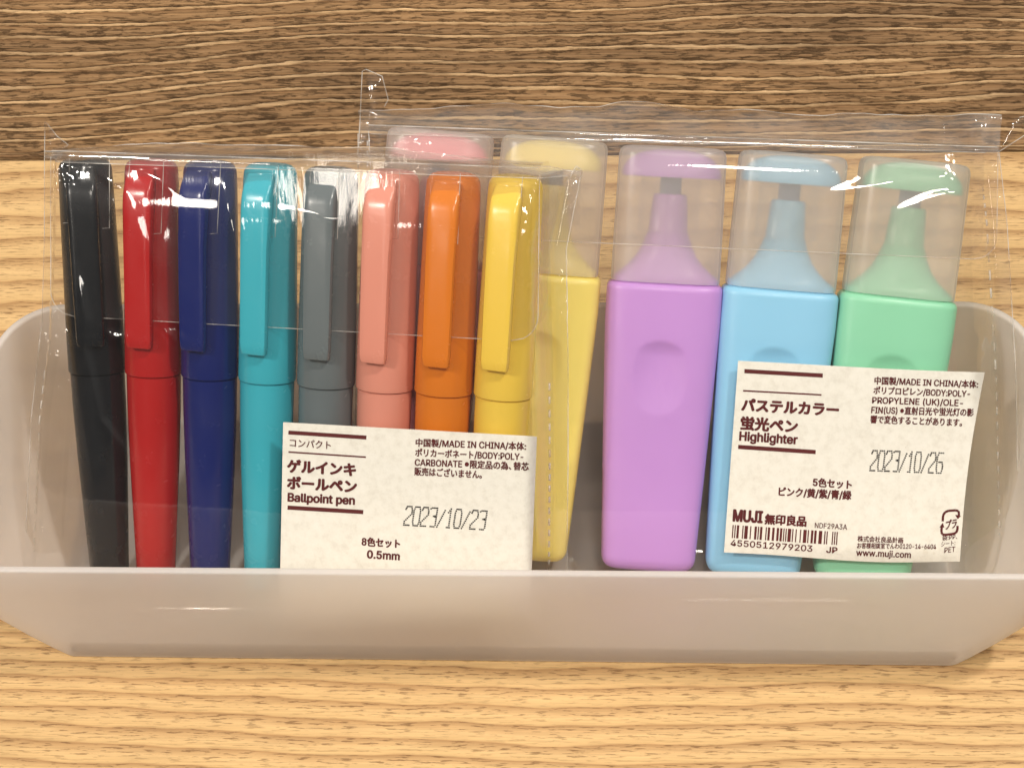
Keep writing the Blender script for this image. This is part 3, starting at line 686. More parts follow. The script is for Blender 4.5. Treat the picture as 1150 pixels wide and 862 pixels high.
 'F': (410, ["60,0 60,509 369,509 369,452 125,452 125,278 346,278 346,221 125,221 125,0"]),
 'H': (517, ["60,0 60,509 125,509 125,289 392,289 392,509 457,509 457,0 392,0 392,232 125,232 125,0"]),
 'I': (300, ["31,0 31,57 118,57 118,452 31,452 31,509 269,509 269,452 183,452 183,57 269,57 269,0"]),
 'J': (396, ["185,-7 153,-4 124,3 98,15 75,33 57,55 44,81 36,111 33,145 33,173 98,173 98,145 99,123 104,104 111,88 122,74 134,64 149,56 166,51 185,50 204,51 220,56 235,64 248,74 258,88 266,104 270,123 272,145 272,509 336,509 336,145 334,111 326,81 313,55 294,33 271,15 246,3 217,-4"]),
 'K': (467, ["104,145 104,216 113,228 122,239 130,250 139,261 148,272 157,282 165,293 174,303 184,314 193,324 202,334 212,344 364,509 448,509 231,276 228,276", "60,0 60,509 125,509 125,334 124,225 125,193 125,0", "372,0 188,259 228,309 449,0"]),
 'L': (393, ["60,0 60,509 125,509 125,57 361,57 361,0"]),
 'M': (628, ["60,0 60,509 152,509 277,187 287,159 299,123 311,84 322,49 307,49 318,83 330,121 342,158 352,187 476,509 568,509 568,0 504,0 504,291 504,327 505,369 506,413 507,457 513,457 509,445 505,433 502,421 498,409 482,363 467,322 456,291 342,0 286,0 170,291 159,321 145,361 129,408 112,457 119,457 120,416 121,372 122,328 122,291 122,0"]),
 'N': (523, ["60,0 60,509 136,509 343,183 347,176 352,169 357,160 363,151 369,141 375,130 381,119 388,107 394,94 401,82 407,68 414,55 405,54 403,68 402,81 401,95 401,108 400,121 400,134 399,146 399,157 399,195 399,509 463,509 463,0 387,0 202,290 177,331 171,342 164,354 156,367 148,381 108,452 119,454 122,384 124,328 125,291 125,0"]),
 'O': (533, ["267,-7 235,-5 205,1 177,11 150,25 126,42 105,63 86,88 70,115 57,146 48,179 42,215 40,254 42,293 48,329 57,362 70,393 86,421 105,445 126,466 150,484 177,498 205,508 235,514 267,516 299,514 329,508 357,498 384,484 408,466 429,445 448,421 464,393 477,362 486,329 491,293 493,254 491,215 486,179 477,146 464,115 448,88 429,63 408,42 384,25 357,11 329,1 299,-5", "267,53 289,54 310,59 330,66 349,76 367,89 383,105 396,123 408,144 418,168 425,194 429,223 430,254 429,286 425,314 418,341 408,365 396,386 383,404 367,420 349,433 330,443 310,450 289,454 267,456 245,454 223,450 203,443 184,433 167,420 151,404 137,385 125,364 116,340 109,314 105,285 103,254 105,223 109,194 116,168 125,144 137,123 151,105 167,89 184,76 203,66 223,59 245,54"]),
 'P': (445, ["60,0 60,509 235,509 263,507 289,503 312,497 332,487 350,476 366,462 379,447 390,430 398,411 404,391 407,370 409,348 407,325 404,304 398,284 390,265 379,248 366,233 350,219 332,207 312,198 289,191 263,187 235,186 109,186 109,242 233,242 252,243 269,246 284,250 297,256 308,264 318,272 327,282 333,294 338,306 342,319 344,333 344,348 344,362 342,376 338,389 333,402 326,413 318,423 308,431 297,439 284,444 268,449 251,451 232,452 125,452 125,0"]),
 'R': (449, ["60,0 60,509 236,509 264,507 290,504 313,497 333,489 351,478 367,465 380,450 390,433 399,415 405,395 408,374 409,352 408,330 405,309 399,290 390,271 380,255 367,240 351,228 333,217 312,209 289,203 264,199 236,198 96,198 96,255 234,255 252,256 269,258 284,262 298,267 309,273 319,281 327,290 334,300 339,312 342,324 344,338 345,352 344,367 342,380 339,393 334,405 327,415 319,425 309,433 298,440 284,445 269,449 252,451 233,452 125,452 125,0", "353,0 230,229 303,229 428,0"]),
 'S': (447, ["224,-9 197,-8 172,-4 149,1 128,9 108,19 91,31 76,45 64,60 54,77 46,96 41,115 38,137 104,137 107,123 110,110 116,98 123,88 132,79 142,71 154,64 166,59 180,55 194,52 209,50 224,49 241,50 257,52 272,55 286,60 299,66 311,74 321,82 329,92 336,102 341,114 345,126 346,139 345,151 342,161 338,171 332,179 325,186 316,193 307,199 296,205 284,209 272,214 259,218 245,222 184,239 154,249 128,260 105,274 86,289 71,307 60,326 54,348 52,372 53,393 58,413 65,431 75,448 87,463 102,476 119,488 138,498 158,506 180,511 203,514 227,516 252,514 275,511 296,505 316,498 334,488 351,476 365,463 377,449 387,433 394,415 399,397 401,378 337,378 334,396 326,412 316,426 302,437 286,447 267,453 247,457 225,459 209,458 194,456 180,452 167,448 156,442 145,435 136,427 129,418 123,409 118,398 116,387 115,376 116,363 119,352 124,342 131,334 139,326 148,319 158,313 169,308 180,304 191,300 202,296 212,293 264,279 276,276 287,272 299,268 312,264 324,258 336,252 347,245 359,238 369,229 379,220 387,209 395,198 401,185 405,171 407,155 408,139 407,118 403,99 396,81 386,64 374,48 360,34 343,21 323,11 302,2 278,-4 252,-8"]),
 'T': (449, ["32,452 32,509 417,509 417,452 257,452 257,0 193,0 193,452"]),
 'U': (517, ["259,-8 230,-7 203,-2 177,5 154,15 133,28 114,43 98,60 85,80 74,101 66,124 62,148 60,173 60,509 124,509 124,178 125,160 128,144 133,128 141,113 150,99 160,87 173,77 187,68 203,61 220,56 239,53 259,52 279,53 298,56 315,61 331,68 345,77 357,87 368,99 377,113 384,128 389,144 392,160 393,178 393,509 457,509 457,173 456,148 451,124 443,101 433,80 419,60 403,43 384,28 363,15 340,5 315,-2 288,-7"]),
 'Y': (472, ["203,0 203,208 16,509 91,509 192,344 200,331 208,318 215,305 222,292 229,279 236,264 243,248 250,230 224,230 231,248 237,265 244,280 251,293 258,306 265,318 273,331 280,344 381,509 455,509 268,208 268,0"]),
 'a': (389, ["160,-9 142,-8 126,-5 110,-1 94,5 80,12 68,22 57,32 48,45 40,58 35,73 31,90 30,108 31,123 34,138 38,150 43,161 50,171 58,179 67,187 78,193 89,199 100,203 112,207 125,211 138,213 152,216 165,218 178,220 234,227 244,228 252,230 259,232 265,235 270,238 273,243 275,248 276,255 276,257 275,268 273,279 271,288 267,297 262,304 256,311 248,317 240,322 230,326 220,329 208,330 196,331 183,330 171,329 159,326 149,322 140,318 132,313 124,307 118,301 112,294 107,288 103,281 100,274 41,291 48,308 57,322 67,335 79,346 91,355 104,364 118,370 133,375 148,379 163,382 179,384 194,384 204,384 215,383 227,382 239,379 251,376 263,372 275,367 286,360 296,353 306,343 315,333 322,320 329,306 333,290 336,272 337,251 337,0 277,0 277,52 272,52 269,45 264,38 258,32 252,25 244,18 236,12 226,6 215,1 203,-3 190,-6 176,-8", "170,45 187,46 202,49 216,53 228,59 239,66 248,74 257,83 263,93 269,104 272,115 275,126 276,138 276,190 273,188 270,186 265,184 259,182 253,180 246,179 239,177 231,176 200,171 175,168 165,166 154,164 144,162 134,159 125,155 117,150 110,145 103,139 98,132 95,124 93,115 92,105 92,95 94,87 98,79 102,72 107,66 114,61 121,56 130,52 139,49 149,47 159,46"]),
 'c': (396, ["207,-8 182,-7 159,-2 137,6 117,16 98,30 82,46 68,64 56,85 46,108 40,133 36,159 34,187 36,216 40,243 46,268 56,291 68,312 82,330 98,346 117,360 137,371 159,378 182,383 207,384 221,384 234,383 247,380 260,377 272,373 284,368 295,362 305,356 315,349 324,341 332,332 340,322 347,312 353,301 358,289 362,277 303,262 301,269 298,276 294,283 290,289 286,295 281,301 276,306 270,311 264,315 257,319 250,322 242,325 234,327 226,329 217,329 207,330 189,329 173,325 158,319 145,310 134,300 124,287 115,274 108,258 103,242 99,224 97,206 96,187 97,169 99,151 103,134 108,117 115,102 124,89 134,76 145,66 158,57 173,51 189,48 207,46 217,47 226,48 234,49 243,52 250,54 258,58 264,62 271,66 277,71 282,76 287,82 292,89 296,95 299,102 302,110 304,117 363,102 359,90 354,78 348,67 341,56 334,46 325,37 316,29 306,21 296,15 285,9 273,4 261,-1 248,-4 235,-6 221,-8"]),
 'e': (404, ["212,-8 185,-7 161,-2 138,6 117,16 98,30 82,46 68,64 56,85 46,108 40,132 35,159 34,187 35,215 39,242 46,267 55,290 67,311 81,329 97,346 115,359 135,370 157,378 180,383 205,384 221,384 236,382 251,379 266,374 280,368 294,361 307,351 319,341 331,329 341,315 350,299 357,282 363,263 368,242 370,219 371,194 371,169 75,169 75,221 338,221 310,202 309,220 307,237 303,254 298,269 291,282 283,294 273,305 263,314 250,321 237,326 222,329 205,330 189,329 173,326 159,321 146,313 135,304 125,294 116,282 109,270 103,256 99,241 97,226 96,211 96,178 97,157 100,139 104,122 110,106 118,92 128,80 139,70 151,61 165,55 179,50 195,47 212,46 224,47 234,48 244,50 254,53 263,56 271,61 278,66 285,73 292,80 297,88 302,96 306,105 365,91 360,77 353,63 345,51 335,39 324,29 311,19 298,11 283,4 266,-1 249,-5 231,-7"]),
 'g': (425, ["207,-151 187,-150 168,-148 150,-144 134,-140 119,-134 105,-127 93,-119 82,-110 73,-101 64,-91 57,-80 51,-69 101,-41 106,-47 110,-53 116,-59 122,-66 128,-72 136,-78 145,-83 154,-88 165,-92 178,-95 192,-97 207,-97 229,-96 249,-92 267,-85 282,-75 295,-62 304,-47 310,-28 311,-6 311,68 306,68 302,62 298,56 293,49 287,41 280,34 272,28 263,21 252,16 241,11 227,8 212,5 195,5 173,6 152,10 132,17 113,27 95,39 80,53 67,71 55,90 46,112 39,136 35,163 34,191 35,220 39,246 46,271 55,293 66,314 80,332 95,347 112,361 131,371 152,378 173,383 196,384 213,384 228,382 242,378 253,373 264,367 273,360 281,353 288,346 294,338 299,331 304,325 308,319 313,319 313,379 372,379 372,-9 371,-32 367,-54 360,-73 350,-90 338,-104 324,-117 308,-127 291,-136 271,-142 251,-147 229,-150", "205,59 222,60 237,63 251,68 264,75 275,84 285,95 293,107 300,121 305,137 309,154 312,172 312,193 312,212 309,231 305,248 300,264 293,278 285,291 275,303 264,312 251,320 237,325 222,329 205,330 188,329 172,325 158,320 145,312 134,302 124,290 115,277 109,262 103,246 99,229 97,212 96,193 97,173 99,155 103,138 109,123 116,108 124,96 134,85 145,76 158,68 172,63 188,60"]),
 'h': (410, ["114,227 114,0 53,0 53,509 114,509 114,287 102,287 112,312 124,332 137,349 152,362 169,372 187,379 207,383 227,384 246,383 264,380 280,376 295,369 309,360 321,349 332,336 341,321 348,304 353,285 356,264 357,240 357,0 296,0 296,235 295,256 290,275 283,291 273,304 260,315 246,323 229,328 210,329 197,328 184,326 172,322 161,317 150,311 141,303 133,293 126,283 121,271 117,257 114,243"]),
 'i': (167, ["53,0 53,379 114,379 114,0", "84,443 75,444 67,446 60,449 54,455 48,461 44,468 42,475 41,483 42,491 44,499 48,506 54,512 60,517 67,521 75,523 84,524 92,523 100,521 107,517 114,512 119,506 123,499 126,491 126,483 126,475 123,468 119,461 114,455 107,449 100,446 92,444"]),
 'j': (167, ["53,379 114,379 114,-30 113,-47 111,-63 107,-77 102,-90 95,-102 86,-113 76,-122 65,-129 52,-135 37,-139 21,-142 4,-143 -10,-143 -10,-87 2,-87 14,-86 25,-83 34,-78 40,-72 46,-64 50,-54 52,-42 53,-29", "83,443 75,444 67,446 60,449 53,455 48,461 44,468 42,475 41,483 42,491 44,499 48,506 53,512 60,517 67,521 75,523 83,524 92,523 100,521 107,517 114,512 119,506 123,499 125,491 126,483 125,475 123,468 119,461 114,455 107,449 100,446 92,444"]),
 'l': (189, ["139,-2 119,-1 101,3 86,10 74,20 65,33 58,47 54,65 53,84 53,509 114,509 114,99 114,87 115,77 117,68 120,62 124,58 130,54 137,53 146,52 160,53 170,54 181,3 162,-1 156,-2 151,-2 145,-2"]),
 'm': (610, ["53,0 53,379 112,379 112,295 108,295 112,310 118,323 125,335 132,346 141,355 151,363 161,370 172,376 183,380 195,384 207,386 219,386 239,385 257,380 273,372 287,361 299,347 309,331 316,314 321,295 312,295 317,308 322,321 329,332 337,343 347,353 357,361 368,369 381,375 394,380 407,383 422,385 437,386 453,385 468,383 483,378 497,372 510,364 522,354 532,342 541,328 548,313 553,296 556,276 557,255 557,0 496,0 496,254 494,273 490,289 483,302 473,313 460,321 447,326 433,329 419,330 406,330 395,328 384,324 374,320 365,314 358,307 351,299 345,290 341,280 338,270 336,259 335,247 335,0 274,0 274,260 273,275 269,288 262,301 253,311 242,320 229,326 215,329 199,330 188,330 178,328 168,325 158,320 148,314 140,307 132,299 126,289 121,278 117,266 114,253 114,238 114,0"]),
 'n': (410, ["114,227 114,0 53,0 53,379 112,379 112,287 102,287 112,312 124,332 137,349 152,362 169,372 187,379 207,383 227,384 246,383 264,380 280,376 295,369 309,360 321,349 332,336 341,321 348,304 353,285 356,264 357,240 357,0 296,0 296,235 295,256 290,275 283,291 273,304 260,315 246,323 229,328 210,329 197,328 184,326 172,322 161,317 150,311 141,303 133,293 126,283 121,271 117,257 114,243"]),
 'o': (415, ["207,-8 182,-7 159,-2 137,6 117,16 98,30 82,46 68,64 56,85 46,108 40,133 36,159 34,187 36,216 40,243 46,268 56,291 68,312 82,330 98,346 117,360 137,371 159,378 182,383 207,384 233,383 256,378 278,371 299,360 317,346 333,330 347,312 359,291 369,268 376,243 380,216 381,187 380,159 376,133 369,108 359,85 347,64 333,46 317,30 299,16 278,6 256,-2 233,-7", "207,46 226,48 242,51 257,57 270,66 282,76 292,89 300,102 307,117 312,134 316,151 318,169 319,187 318,206 316,224 312,242 307,258 300,274 292,287 282,300 270,310 257,319 242,325 226,329 207,330 189,329 173,325 158,319 145,310 134,300 124,287 115,274 108,258 103,242 99,224 97,206 96,187 97,169 99,151 103,134 108,117 115,102 124,89 134,76 145,66 158,57 173,51 189,48"]),
 'p': (424, ["53,-143 53,379 112,379 112,319 118,319 122,325 126,331 131,338 137,346 144,353 152,360 161,367 171,373 183,378 197,381 212,384 229,384 252,383 274,378 294,371 313,361 330,347 345,332 359,313 370,293 379,270 385,245 389,218 390,189 389,160 385,133 379,108 370,84 359,64 346,45 330,29 313,16 294,5 274,-2 252,-7 229,-8 213,-7 198,-5 184,-1 173,4 162,10 153,17 145,24 138,31 132,39 127,46 122,53 118,59 114,59 114,-143", "220,47 237,48 253,51 267,57 279,66 291,76 301,88 309,101 316,117 321,133 325,151 327,170 328,189 327,209 325,227 321,245 316,261 309,276 301,290 291,301 280,311 267,319 253,325 237,329 220,330 203,329 188,325 174,320 161,312 150,302 140,291 132,278 125,263 120,247 116,229 113,210 113,189 113,169 116,150 120,132 125,115 132,100 140,86 150,75 162,65 174,57 188,51 204,48"]),
 'r': (259, ["53,0 53,379 112,379 112,321 115,321 122,335 130,347 140,358 152,367 166,375 181,380 196,384 213,385 229,384 243,384 243,322 230,324 224,325 219,325 213,326 207,326 194,325 182,323 170,319 159,315 149,309 140,301 132,293 126,284 121,273 117,262 114,250 114,237 114,0"]),
 't': (227, ["204,379 204,327 6,327 6,379", "65,471 126,471 126,98 127,86 128,76 132,68 136,61 142,56 150,53 159,51 170,50 185,51 202,54 213,2 208,0 203,-1 198,-2 192,-3 186,-3 180,-4 174,-4 168,-4 145,-3 125,2 107,10 92,21 80,35 72,52 67,71 65,93"]),
 'u': (410, ["182,-5 164,-4 146,-1 130,4 115,11 101,20 89,31 78,44 69,59 62,76 57,95 54,116 53,139 53,379 114,379 114,144 115,123 119,105 127,89 137,75 150,64 164,56 181,52 200,50 213,51 226,53 238,57 249,62 259,69 268,77 276,86 283,97 289,109 293,122 295,137 296,153 296,379 357,379 357,0 298,0 298,92 307,92 297,67 286,47 272,30 257,17 240,7 222,0 203,-4"]),
 'w': (567, ["138,0 23,379 87,379 133,214 138,196 143,177 149,157 154,137 159,115 165,91 170,67 175,41 165,41 170,66 175,90 180,113 186,135 191,156 196,176 201,195 206,214 252,379 316,379 362,214 366,196 371,176 376,157 382,136 387,114 392,91 397,67 402,41 391,41 397,66 402,90 408,113 413,135 418,156 423,176 429,195 434,214 480,379 545,379 429,0 368,0 319,172 305,225 301,239 297,252 294,266 291,280 277,338 291,338 277,280 263,225 259,211 255,198 252,185 248,172 199,0"]),
}

_glyphs = {}
def fill(cu):
    ob = bpy.data.objects.new('lettering', cu); me = ob.to_mesh()
    r = ([(p.co.x, p.co.y) for p in me.vertices], [tuple(p.vertices) for p in me.polygons])
    ob.to_mesh_clear(); bpy.data.objects.remove(ob); bpy.data.curves.remove(cu)
    return r
def glyph(ch):
    """(advance, vertices, faces) for one character"""
    if ch not in _glyphs:
        if ch in INTER:
            adv, cs = INTER[ch]; k = 1.43 / 1000
            gv, gf = [], []
            for grp in ([[c] for c in cs] if ch == 'K' else [cs]):      # the strokes of K overlap: fill each by itself
                cu = bpy.data.curves.new('lettering', 'CURVE'); cu.dimensions = '2D'; cu.fill_mode = 'BOTH'
                for c in grp:
                    pts = [tuple(map(int, q.split(','))) for q in c.split()]
                    sp = cu.splines.new('POLY'); sp.points.add(len(pts) - 1); sp.use_cyclic_u = True
                    for p, (x, y) in zip(sp.points, pts): p.co = (x * k, y * k, 0, 1)
                v_, f_ = fill(cu); o_ = len(gv); gv += v_; gf += [tuple(i + o_ for i in q) for q in f_]
            _glyphs[ch] = (adv * k, gv, gf)
        elif ch == ' ': _glyphs[ch] = (0.28, [], [])
        else:
            cu = bpy.data.curves.new('lettering', 'FONT'); cu.body = ch; cu.size = 1.0; cu.resolution_u = 4; cu.dimensions = '2D'; cu.fill_mode = 'FRONT'
            _glyphs[ch] = (0.62 if ch in '、●' else 1.0, *fill(cu))
    return _glyphs[ch]
def text_shape(s):
    V, F, x = [], [], 0.0
    for ch in s:
        adv, v, f = glyph(ch); o = len(V); sh = -0.19 if ch == '●' else 0.0; k = 0.62 if ch == '●' else 1.0
        V += [(x + sh * 0.0 + (px - 0.5) * k + 0.5 * k if ch == '●' else x + px, (py - 0.36) * k + 0.36 if ch == '●' else py) for px, py in v]
        F += [tuple(i + o for i in q) for q in f]; x += adv
    return V, F

class Label:
    def __init__(s, F, pouch, lift=0.3):
        s.F, s.pouch, s.lift = F, pouch, lift
        s.shapes = {'text': [], 'date': [], 'barcode': [], 'recycling_mark': []}
    def place(s, px, py, dn=0.0):
        n = s.pouch.tn
        for _ in range(4):
            u, v = s.F.at(px, py, n); n = s.pouch.film_n(u, v) + s.lift
        return (u, v, n + dn)
    def sheet(s, tl, tr, br, bl, parent, bow=None):
        NU, NV = 60, 40; V, Fc = [], []
        for j in range(NV + 1):
            for i in range(NU + 1):
                a, b = i / NU, j / NV
                x = (tl[0] * (1 - a) + tr[0] * a) * (1 - b) + (bl[0] * (1 - a) + br[0] * a) * b
                y = (tl[1] * (1 - a) + tr[1] * a) * (1 - b) + (bl[1] * (1 - a) + br[1] * a) * b
                if bow: dx, dy = bow(a, b); x += dx; y += dy
                V.append(s.place(x, y))
        for j in range(NV):
            for i in range(NU):
                q = j * (NU + 1) + i; Fc.append((q, q + NU + 1, q + NU + 2, q + 1))
        m = len(V)
        V += [(u, v, n - 0.12) for u, v, n in V]                  # the paper's thickness
        Fc += [tuple(m + k for k in reversed(q)) for q in Fc]
        rim = [i for i in range(NU + 1)] + [j * (NU + 1) + NU for j in range(1, NV + 1)] + [NV * (NU + 1) + i for i in range(NU - 1, -1, -1)] + [j * (NU + 1) for j in range(NV - 1, 0, -1)]
        for a, b in zip(rim, rim[1:] + rim[:1]): Fc.append((a, b, b + m, a + m))
        s.ob = link('label', V, Fc, M_PAPER, parent, True, 40)
        return s.ob
    def text(s, body, x0, y0, x1, y1, em, bold=0.0, what='text', up=None):
        """baseline from (x0,y0) to (x1,y1); em = size of the type"""
        v, f = text_shape(body)
        mx0 = min(p[0] for p in v); mx1 = max(p[0] for p in v)
        d = Vector((x1 - x0, y1 - y0)); u = Vector(up) if up else Vector((d.y, -d.x)); u = u.normalized()
        bb = bold * em * 1.9                                     # heavier type: overprinted, each pass a hair higher
        for i, (ox, oy) in enumerate([(0, 0), (bb, 0), (-bb, 0), (0, bb * 0.8), (0, -bb * 0.8), (bb * .7, bb * .6), (-bb * .7, bb * .6), (bb * .7, -bb * .6), (-bb * .7, -bb * .6)] if bold > 0.003 else [(0, 0)]):
            out = []
            for x, y in v:
                q = Vector((x0, y0)) + d * ((x - mx0) / (mx1 - mx0)) + u * (y * em)
                out.append(s.place(q.x + ox, q.y + oy, 0.05 + 0.005 * i))
            s.shapes[what].append((out, f))
    def quad(s, pts, what='text'):
        """a strip between px points: two long edges subdivided"""
        a, b, c, d = [Vector(p) for p in pts]; k = max(1, int((b - a).length / 6)); V = []; Fc = []
        for i in range(k + 1):
            t = i / k; V.append(s.place(*a.lerp(b, t), 0.05)); V.append(s.place(*d.lerp(c, t), 0.05))
        for i in range(k): Fc.append((2 * i, 2 * i + 1, 2 * i + 3, 2 * i + 2))
        s.shapes[what].append((V, Fc))
    def bar(s, x0, y0, x1, y1, w, what='text'):
        d = Vector((x1 - x0, y1 - y0)).normalized(); o = Vector((-d.y, d.x)) * w / 2
        a, b = Vector((x0, y0)), Vector((x1, y1)); s.quad([a - o, b - o, b + o, a + o], what)
    DIG = {'0': [[(.15, 0), (0, .2), (0, .8), (.15, 1), (.75, 1), (.9, .8), (.9, .2), (.75, 0), (.15, 0)]], '1': [[(.2, .8), (.5, 1), (.5, 0)], [(.2, 0), (.8, 0)]],
           '2': [[(0, .85), (.15, 1), (.75, 1), (.9, .8), (.9, .62), (0, .2), (0, 0), (.95, 0)]], '3': [[(0, .95), (.2, 1), (.9, 1), (.9, .6), (.5, .55)], [(.5, .55), (.9, .5), (.9, .1), (.75, 0), (0, 0)]],
           '6': [[(.85, 1), (.2, 1), (0, .8), (0, .2), (.15, 0), (.8, 0), (.95, .2), (.95, .36), (.8, .54), (.1, .54)]], '/': [[(0, 0), (.95, 1)]]}
    def dots(s, body, x0, y0, x1, y1, h, lean=0.0):
        d = Vector((x1 - x0, y1 - y0)); adv = d.length / len(body); d.normalize(); u = Vector((d.y, -d.x)); u = (u + d * lean)
        for i, ch in enumerate(body):
            for pl in s.DIG[ch]:
                for (ax, ay), (bx, by) in zip(pl, pl[1:]):
                    p = Vector((x0, y0)) + d * (adv * (i + ax * 0.86)) + u * (ay * h); q = Vector((x0, y0)) + d * (adv * (i + bx * 0.86)) + u * (by * h)
                    flat = abs(ay - by) < 0.1; k = max(1, round((q - p).length / (1.9 if flat else 2.3)))
                    for j in range(k):
                        c = p.lerp(q, j / k); r = 0.74
                        s.quad([c + Vector((-r * 1.15, -r)), c + Vector((r * 1.15, -r)), c + Vector((r * 1.15, r)), c + Vector((-r * 1.15, r))], 'date')
    def finish(s):
        for what, parts in s.shapes.items():
            if parts:
                v, f = merge(parts)
                link({'text': 'printed_text', 'date': 'date_stamp'}.get(what, what), v, f, M_BLACKINK if what == 'date' else M_INK, s.ob, False)

# -- pouch of highlighters
hp = thing('clear_pouch', 'larger clear plastic pouch holding five pastel highlighters, with the barcode label', 'pouch', FH.mat(), 'clear pouches in the tray')
ph = Pouch(FH, [(402, 150), (402, 250), (400, 420), (398, 560), (397, 676)], [(1122, 172), (1131, 250), (1141, 420), (1144, 560), (1146, 676)],
           14.9, 6.0, 6.0, 9.0, (4.5, 7.0, 7.0),
           [([(905, 225), (960, 214), (1030, 200), (1085, 197)], 0.9, 0.5), ([(985, 250), (1040, 226), (1120, 205)], 0.9, 0.55), ([(860, 272), (880, 258), (905, 240)], 0.8, 0.35), ([(420, 190), (470, 196), (540, 200)], 1.0, 0.4), ([(700, 186), (760, 183), (880, 190), (960, 192)], 1.6, 0.5)], 3.0,
           [(436, 168, 8, 1.5), (1108, 182, 6, 1.3), (1060, 642, 9, 1.6), (1112, 520, 4, 0.9), (1108, 250, 4, 0.7), (1120, 380, 4, 0.7)])
_q = [FH.at(x, y, 15) for x, y in ((829, 405), (1106, 634))]
ph.quiet = (_q[0][0] - 3, _q[1][0], _q[1][1], _q[0][1])
ph.build(hp, [('L', 2.0, 0.02, 0.98, 34), ('R', -4.0, 0.12, 0.95, 28)],
         [[(403, 165, 0), (406, 80, -1), (411, 78, 0), (430, 86, 1), (436, 112, 0), (416, 150, 1)], [(1121, 171, 0), (1152, 152, -1), (1166, 128, 0), (1138, 133, 1)]])
lb = Label(FH, ph)
lb.sheet((829, 405), (1106, 418), (1078, 630), (813, 620), hp, lambda a, b: ((-4.5 * math.sin(math.pi * b) * a ** 3), 7.5 * b * math.sin(math.pi * min(1, a * 0.98)) ** 1.5 * a + 2.0 * (1 - b) * math.sin(math.pi * a) * a))
U = (0.065, -1)
lb.bar(836, 416.5, 924, 421.5, 4.6); lb.bar(834.5, 438.5, 922.5, 443.2, 1.7); lb.bar(829, 501.5, 916, 507.3, 4.6)
lb.text('パステルカラー', 833, 460, 941, 466, 15.6, 0.032, up=U)
lb.text('蛍光ペン', 832, 480.5, 895, 484.5, 15.6, 0.03, up=U)
lb.text('Highlighter', 830.5, 494, 895, 498.3, 13.2, 0.026, up=U)
for body, x0, y0, x1, y1 in (('中国製/MADE IN CHINA/本体:', 982, 430.5, 1098, 435), ('ポリプロピレン/BODY:POLY-', 981, 441.5, 1089, 445.5), ('PROPYLENE (UK)/OLE-', 979.5, 452.5, 1081, 455.8), ('FIN(US) ●直射日光や蛍光灯の影', 978.5, 463.5, 1093, 466.5), ('響で変色することがあります。', 977.5, 474, 1080, 477.8)):
    lb.text(body, x0, y0, x1, y1, 9.4, 0.016, up=U)
lb.dots('2023/10/26', 977, 528, 1059, 531, 22.5, 0.08)
lb.text('5色セット', 913, 545, 956, 548, 10.6, 0.024, up=U)
lb.text('ピンク/黄/紫/青/緑', 874.5, 555.5, 955.5, 560, 10.8, 0.022, up=U)
lb.text('MUJI', 823.5, 584.5, 855.5, 586.5, 17.2, 0.030, up=U)
lb.text('無印良品', 859, 587, 905, 589.8, 12.2, 0.028, up=U)
lb.text('NDF29A3A', 915, 592.3, 951, 594.3, 7.9, 0.006, up=U)
lb.text('4550512979203', 820.5, 612.3, 912, 619, 9.3, 0.012, up=U)
lb.text('JP', 928, 620.0, 940, 620.6, 8.6, 0.02, up=U)
lb.text('株式会社良品計画', 963, 607.0, 1014, 609.0, 7.0, 0.012, up=U)
lb.text('お客様相談室でんわ0120-14-6404', 962.5, 614.8, 1051, 616.0, 7.0, 0.010, up=U)
lb.text('www.muji.com', 961.5, 623.4, 1022.5, 626.0, 9.4, 0.014, up=U)
# the thirteen-digit barcode, module by module
Lc = '0001101 0011001 0010011 0111101 0100011 0110001 0101111 0111011 0110111 0001011'.split()
par = {'4': 'LGLLGG'}['4']; code = '550512979203'; bits = '101'
for ch, p in zip(code[:6], par):
    c = Lc[int(ch)]; bits += c if p == 'L' else ''.join('1' if b == '0' else '0' for b in c)[::-1]
bits += '01010'
for ch in code[6:]: bits += ''.join('1' if b == '0' else '0' for b in Lc[int(ch)])
bits += '101'
bx = lambda k: (822.8 + (941.0 - 822.8) * k / 95, 589.0 + (597.0 - 589.0) * k / 95)
i = 0
while i < 95:
    if bits[i] == '1':
        j = i
        while j < 95 and bits[j] == '1': j += 1
        a, b = bx(i), bx(j); lb.quad([a, (a[0] - 1.1, a[1] + 14.6), (b[0] - 1.1, b[1] + 14.6), b], 'barcode'); i = j
    else: i += 1
# square recycling mark with two arrows
def mark(pts, w):
    for a, b in zip(pts, pts[1:]): lb.bar(*a, *b, w, 'recycling_mark')
mark([(1058.6, 585), (1059.2, 578), (1061.5, 574.6), (1065, 573.2), (1073, 572.6), (1076.2, 573.4), (1077.0, 576.0), (1076.6, 579)], 2.6)
lb.quad([(1072.6, 577.6), (1079.2, 579.0), (1075.6, 582.4), (1075.4, 582.4)], 'recycling_mark')
mark([(1075.4, 590), (1075.0, 595), (1073.4, 598), (1070, 599.0), (1061, 600.2), (1058.2, 599.4), (1057.2, 597), (1057.6, 590)], 2.6)
lb.quad([(1055.0, 591.8), (1058.8, 586.6), (1060.4, 591.8), (1060.2, 591.9)], 'recycling_mark')
lb.text('プラ', 1061.5, 594.0, 1073.6, 591.4, 12.0, 0.015, 'recycling_mark', up=(0.12, -1))
lb.text('袋:PP、', 1058, 606.3, 1075, 604.4, 6.8, 0.006, up=U)
lb.text('シート:', 1056.8, 613.3, 1072.5, 611.4, 6.8, 0.004, up=U)
lb.text('PET', 1060.5, 620.4, 1072.5, 619.0, 8.0, 0.006, up=U)
lb.finish()

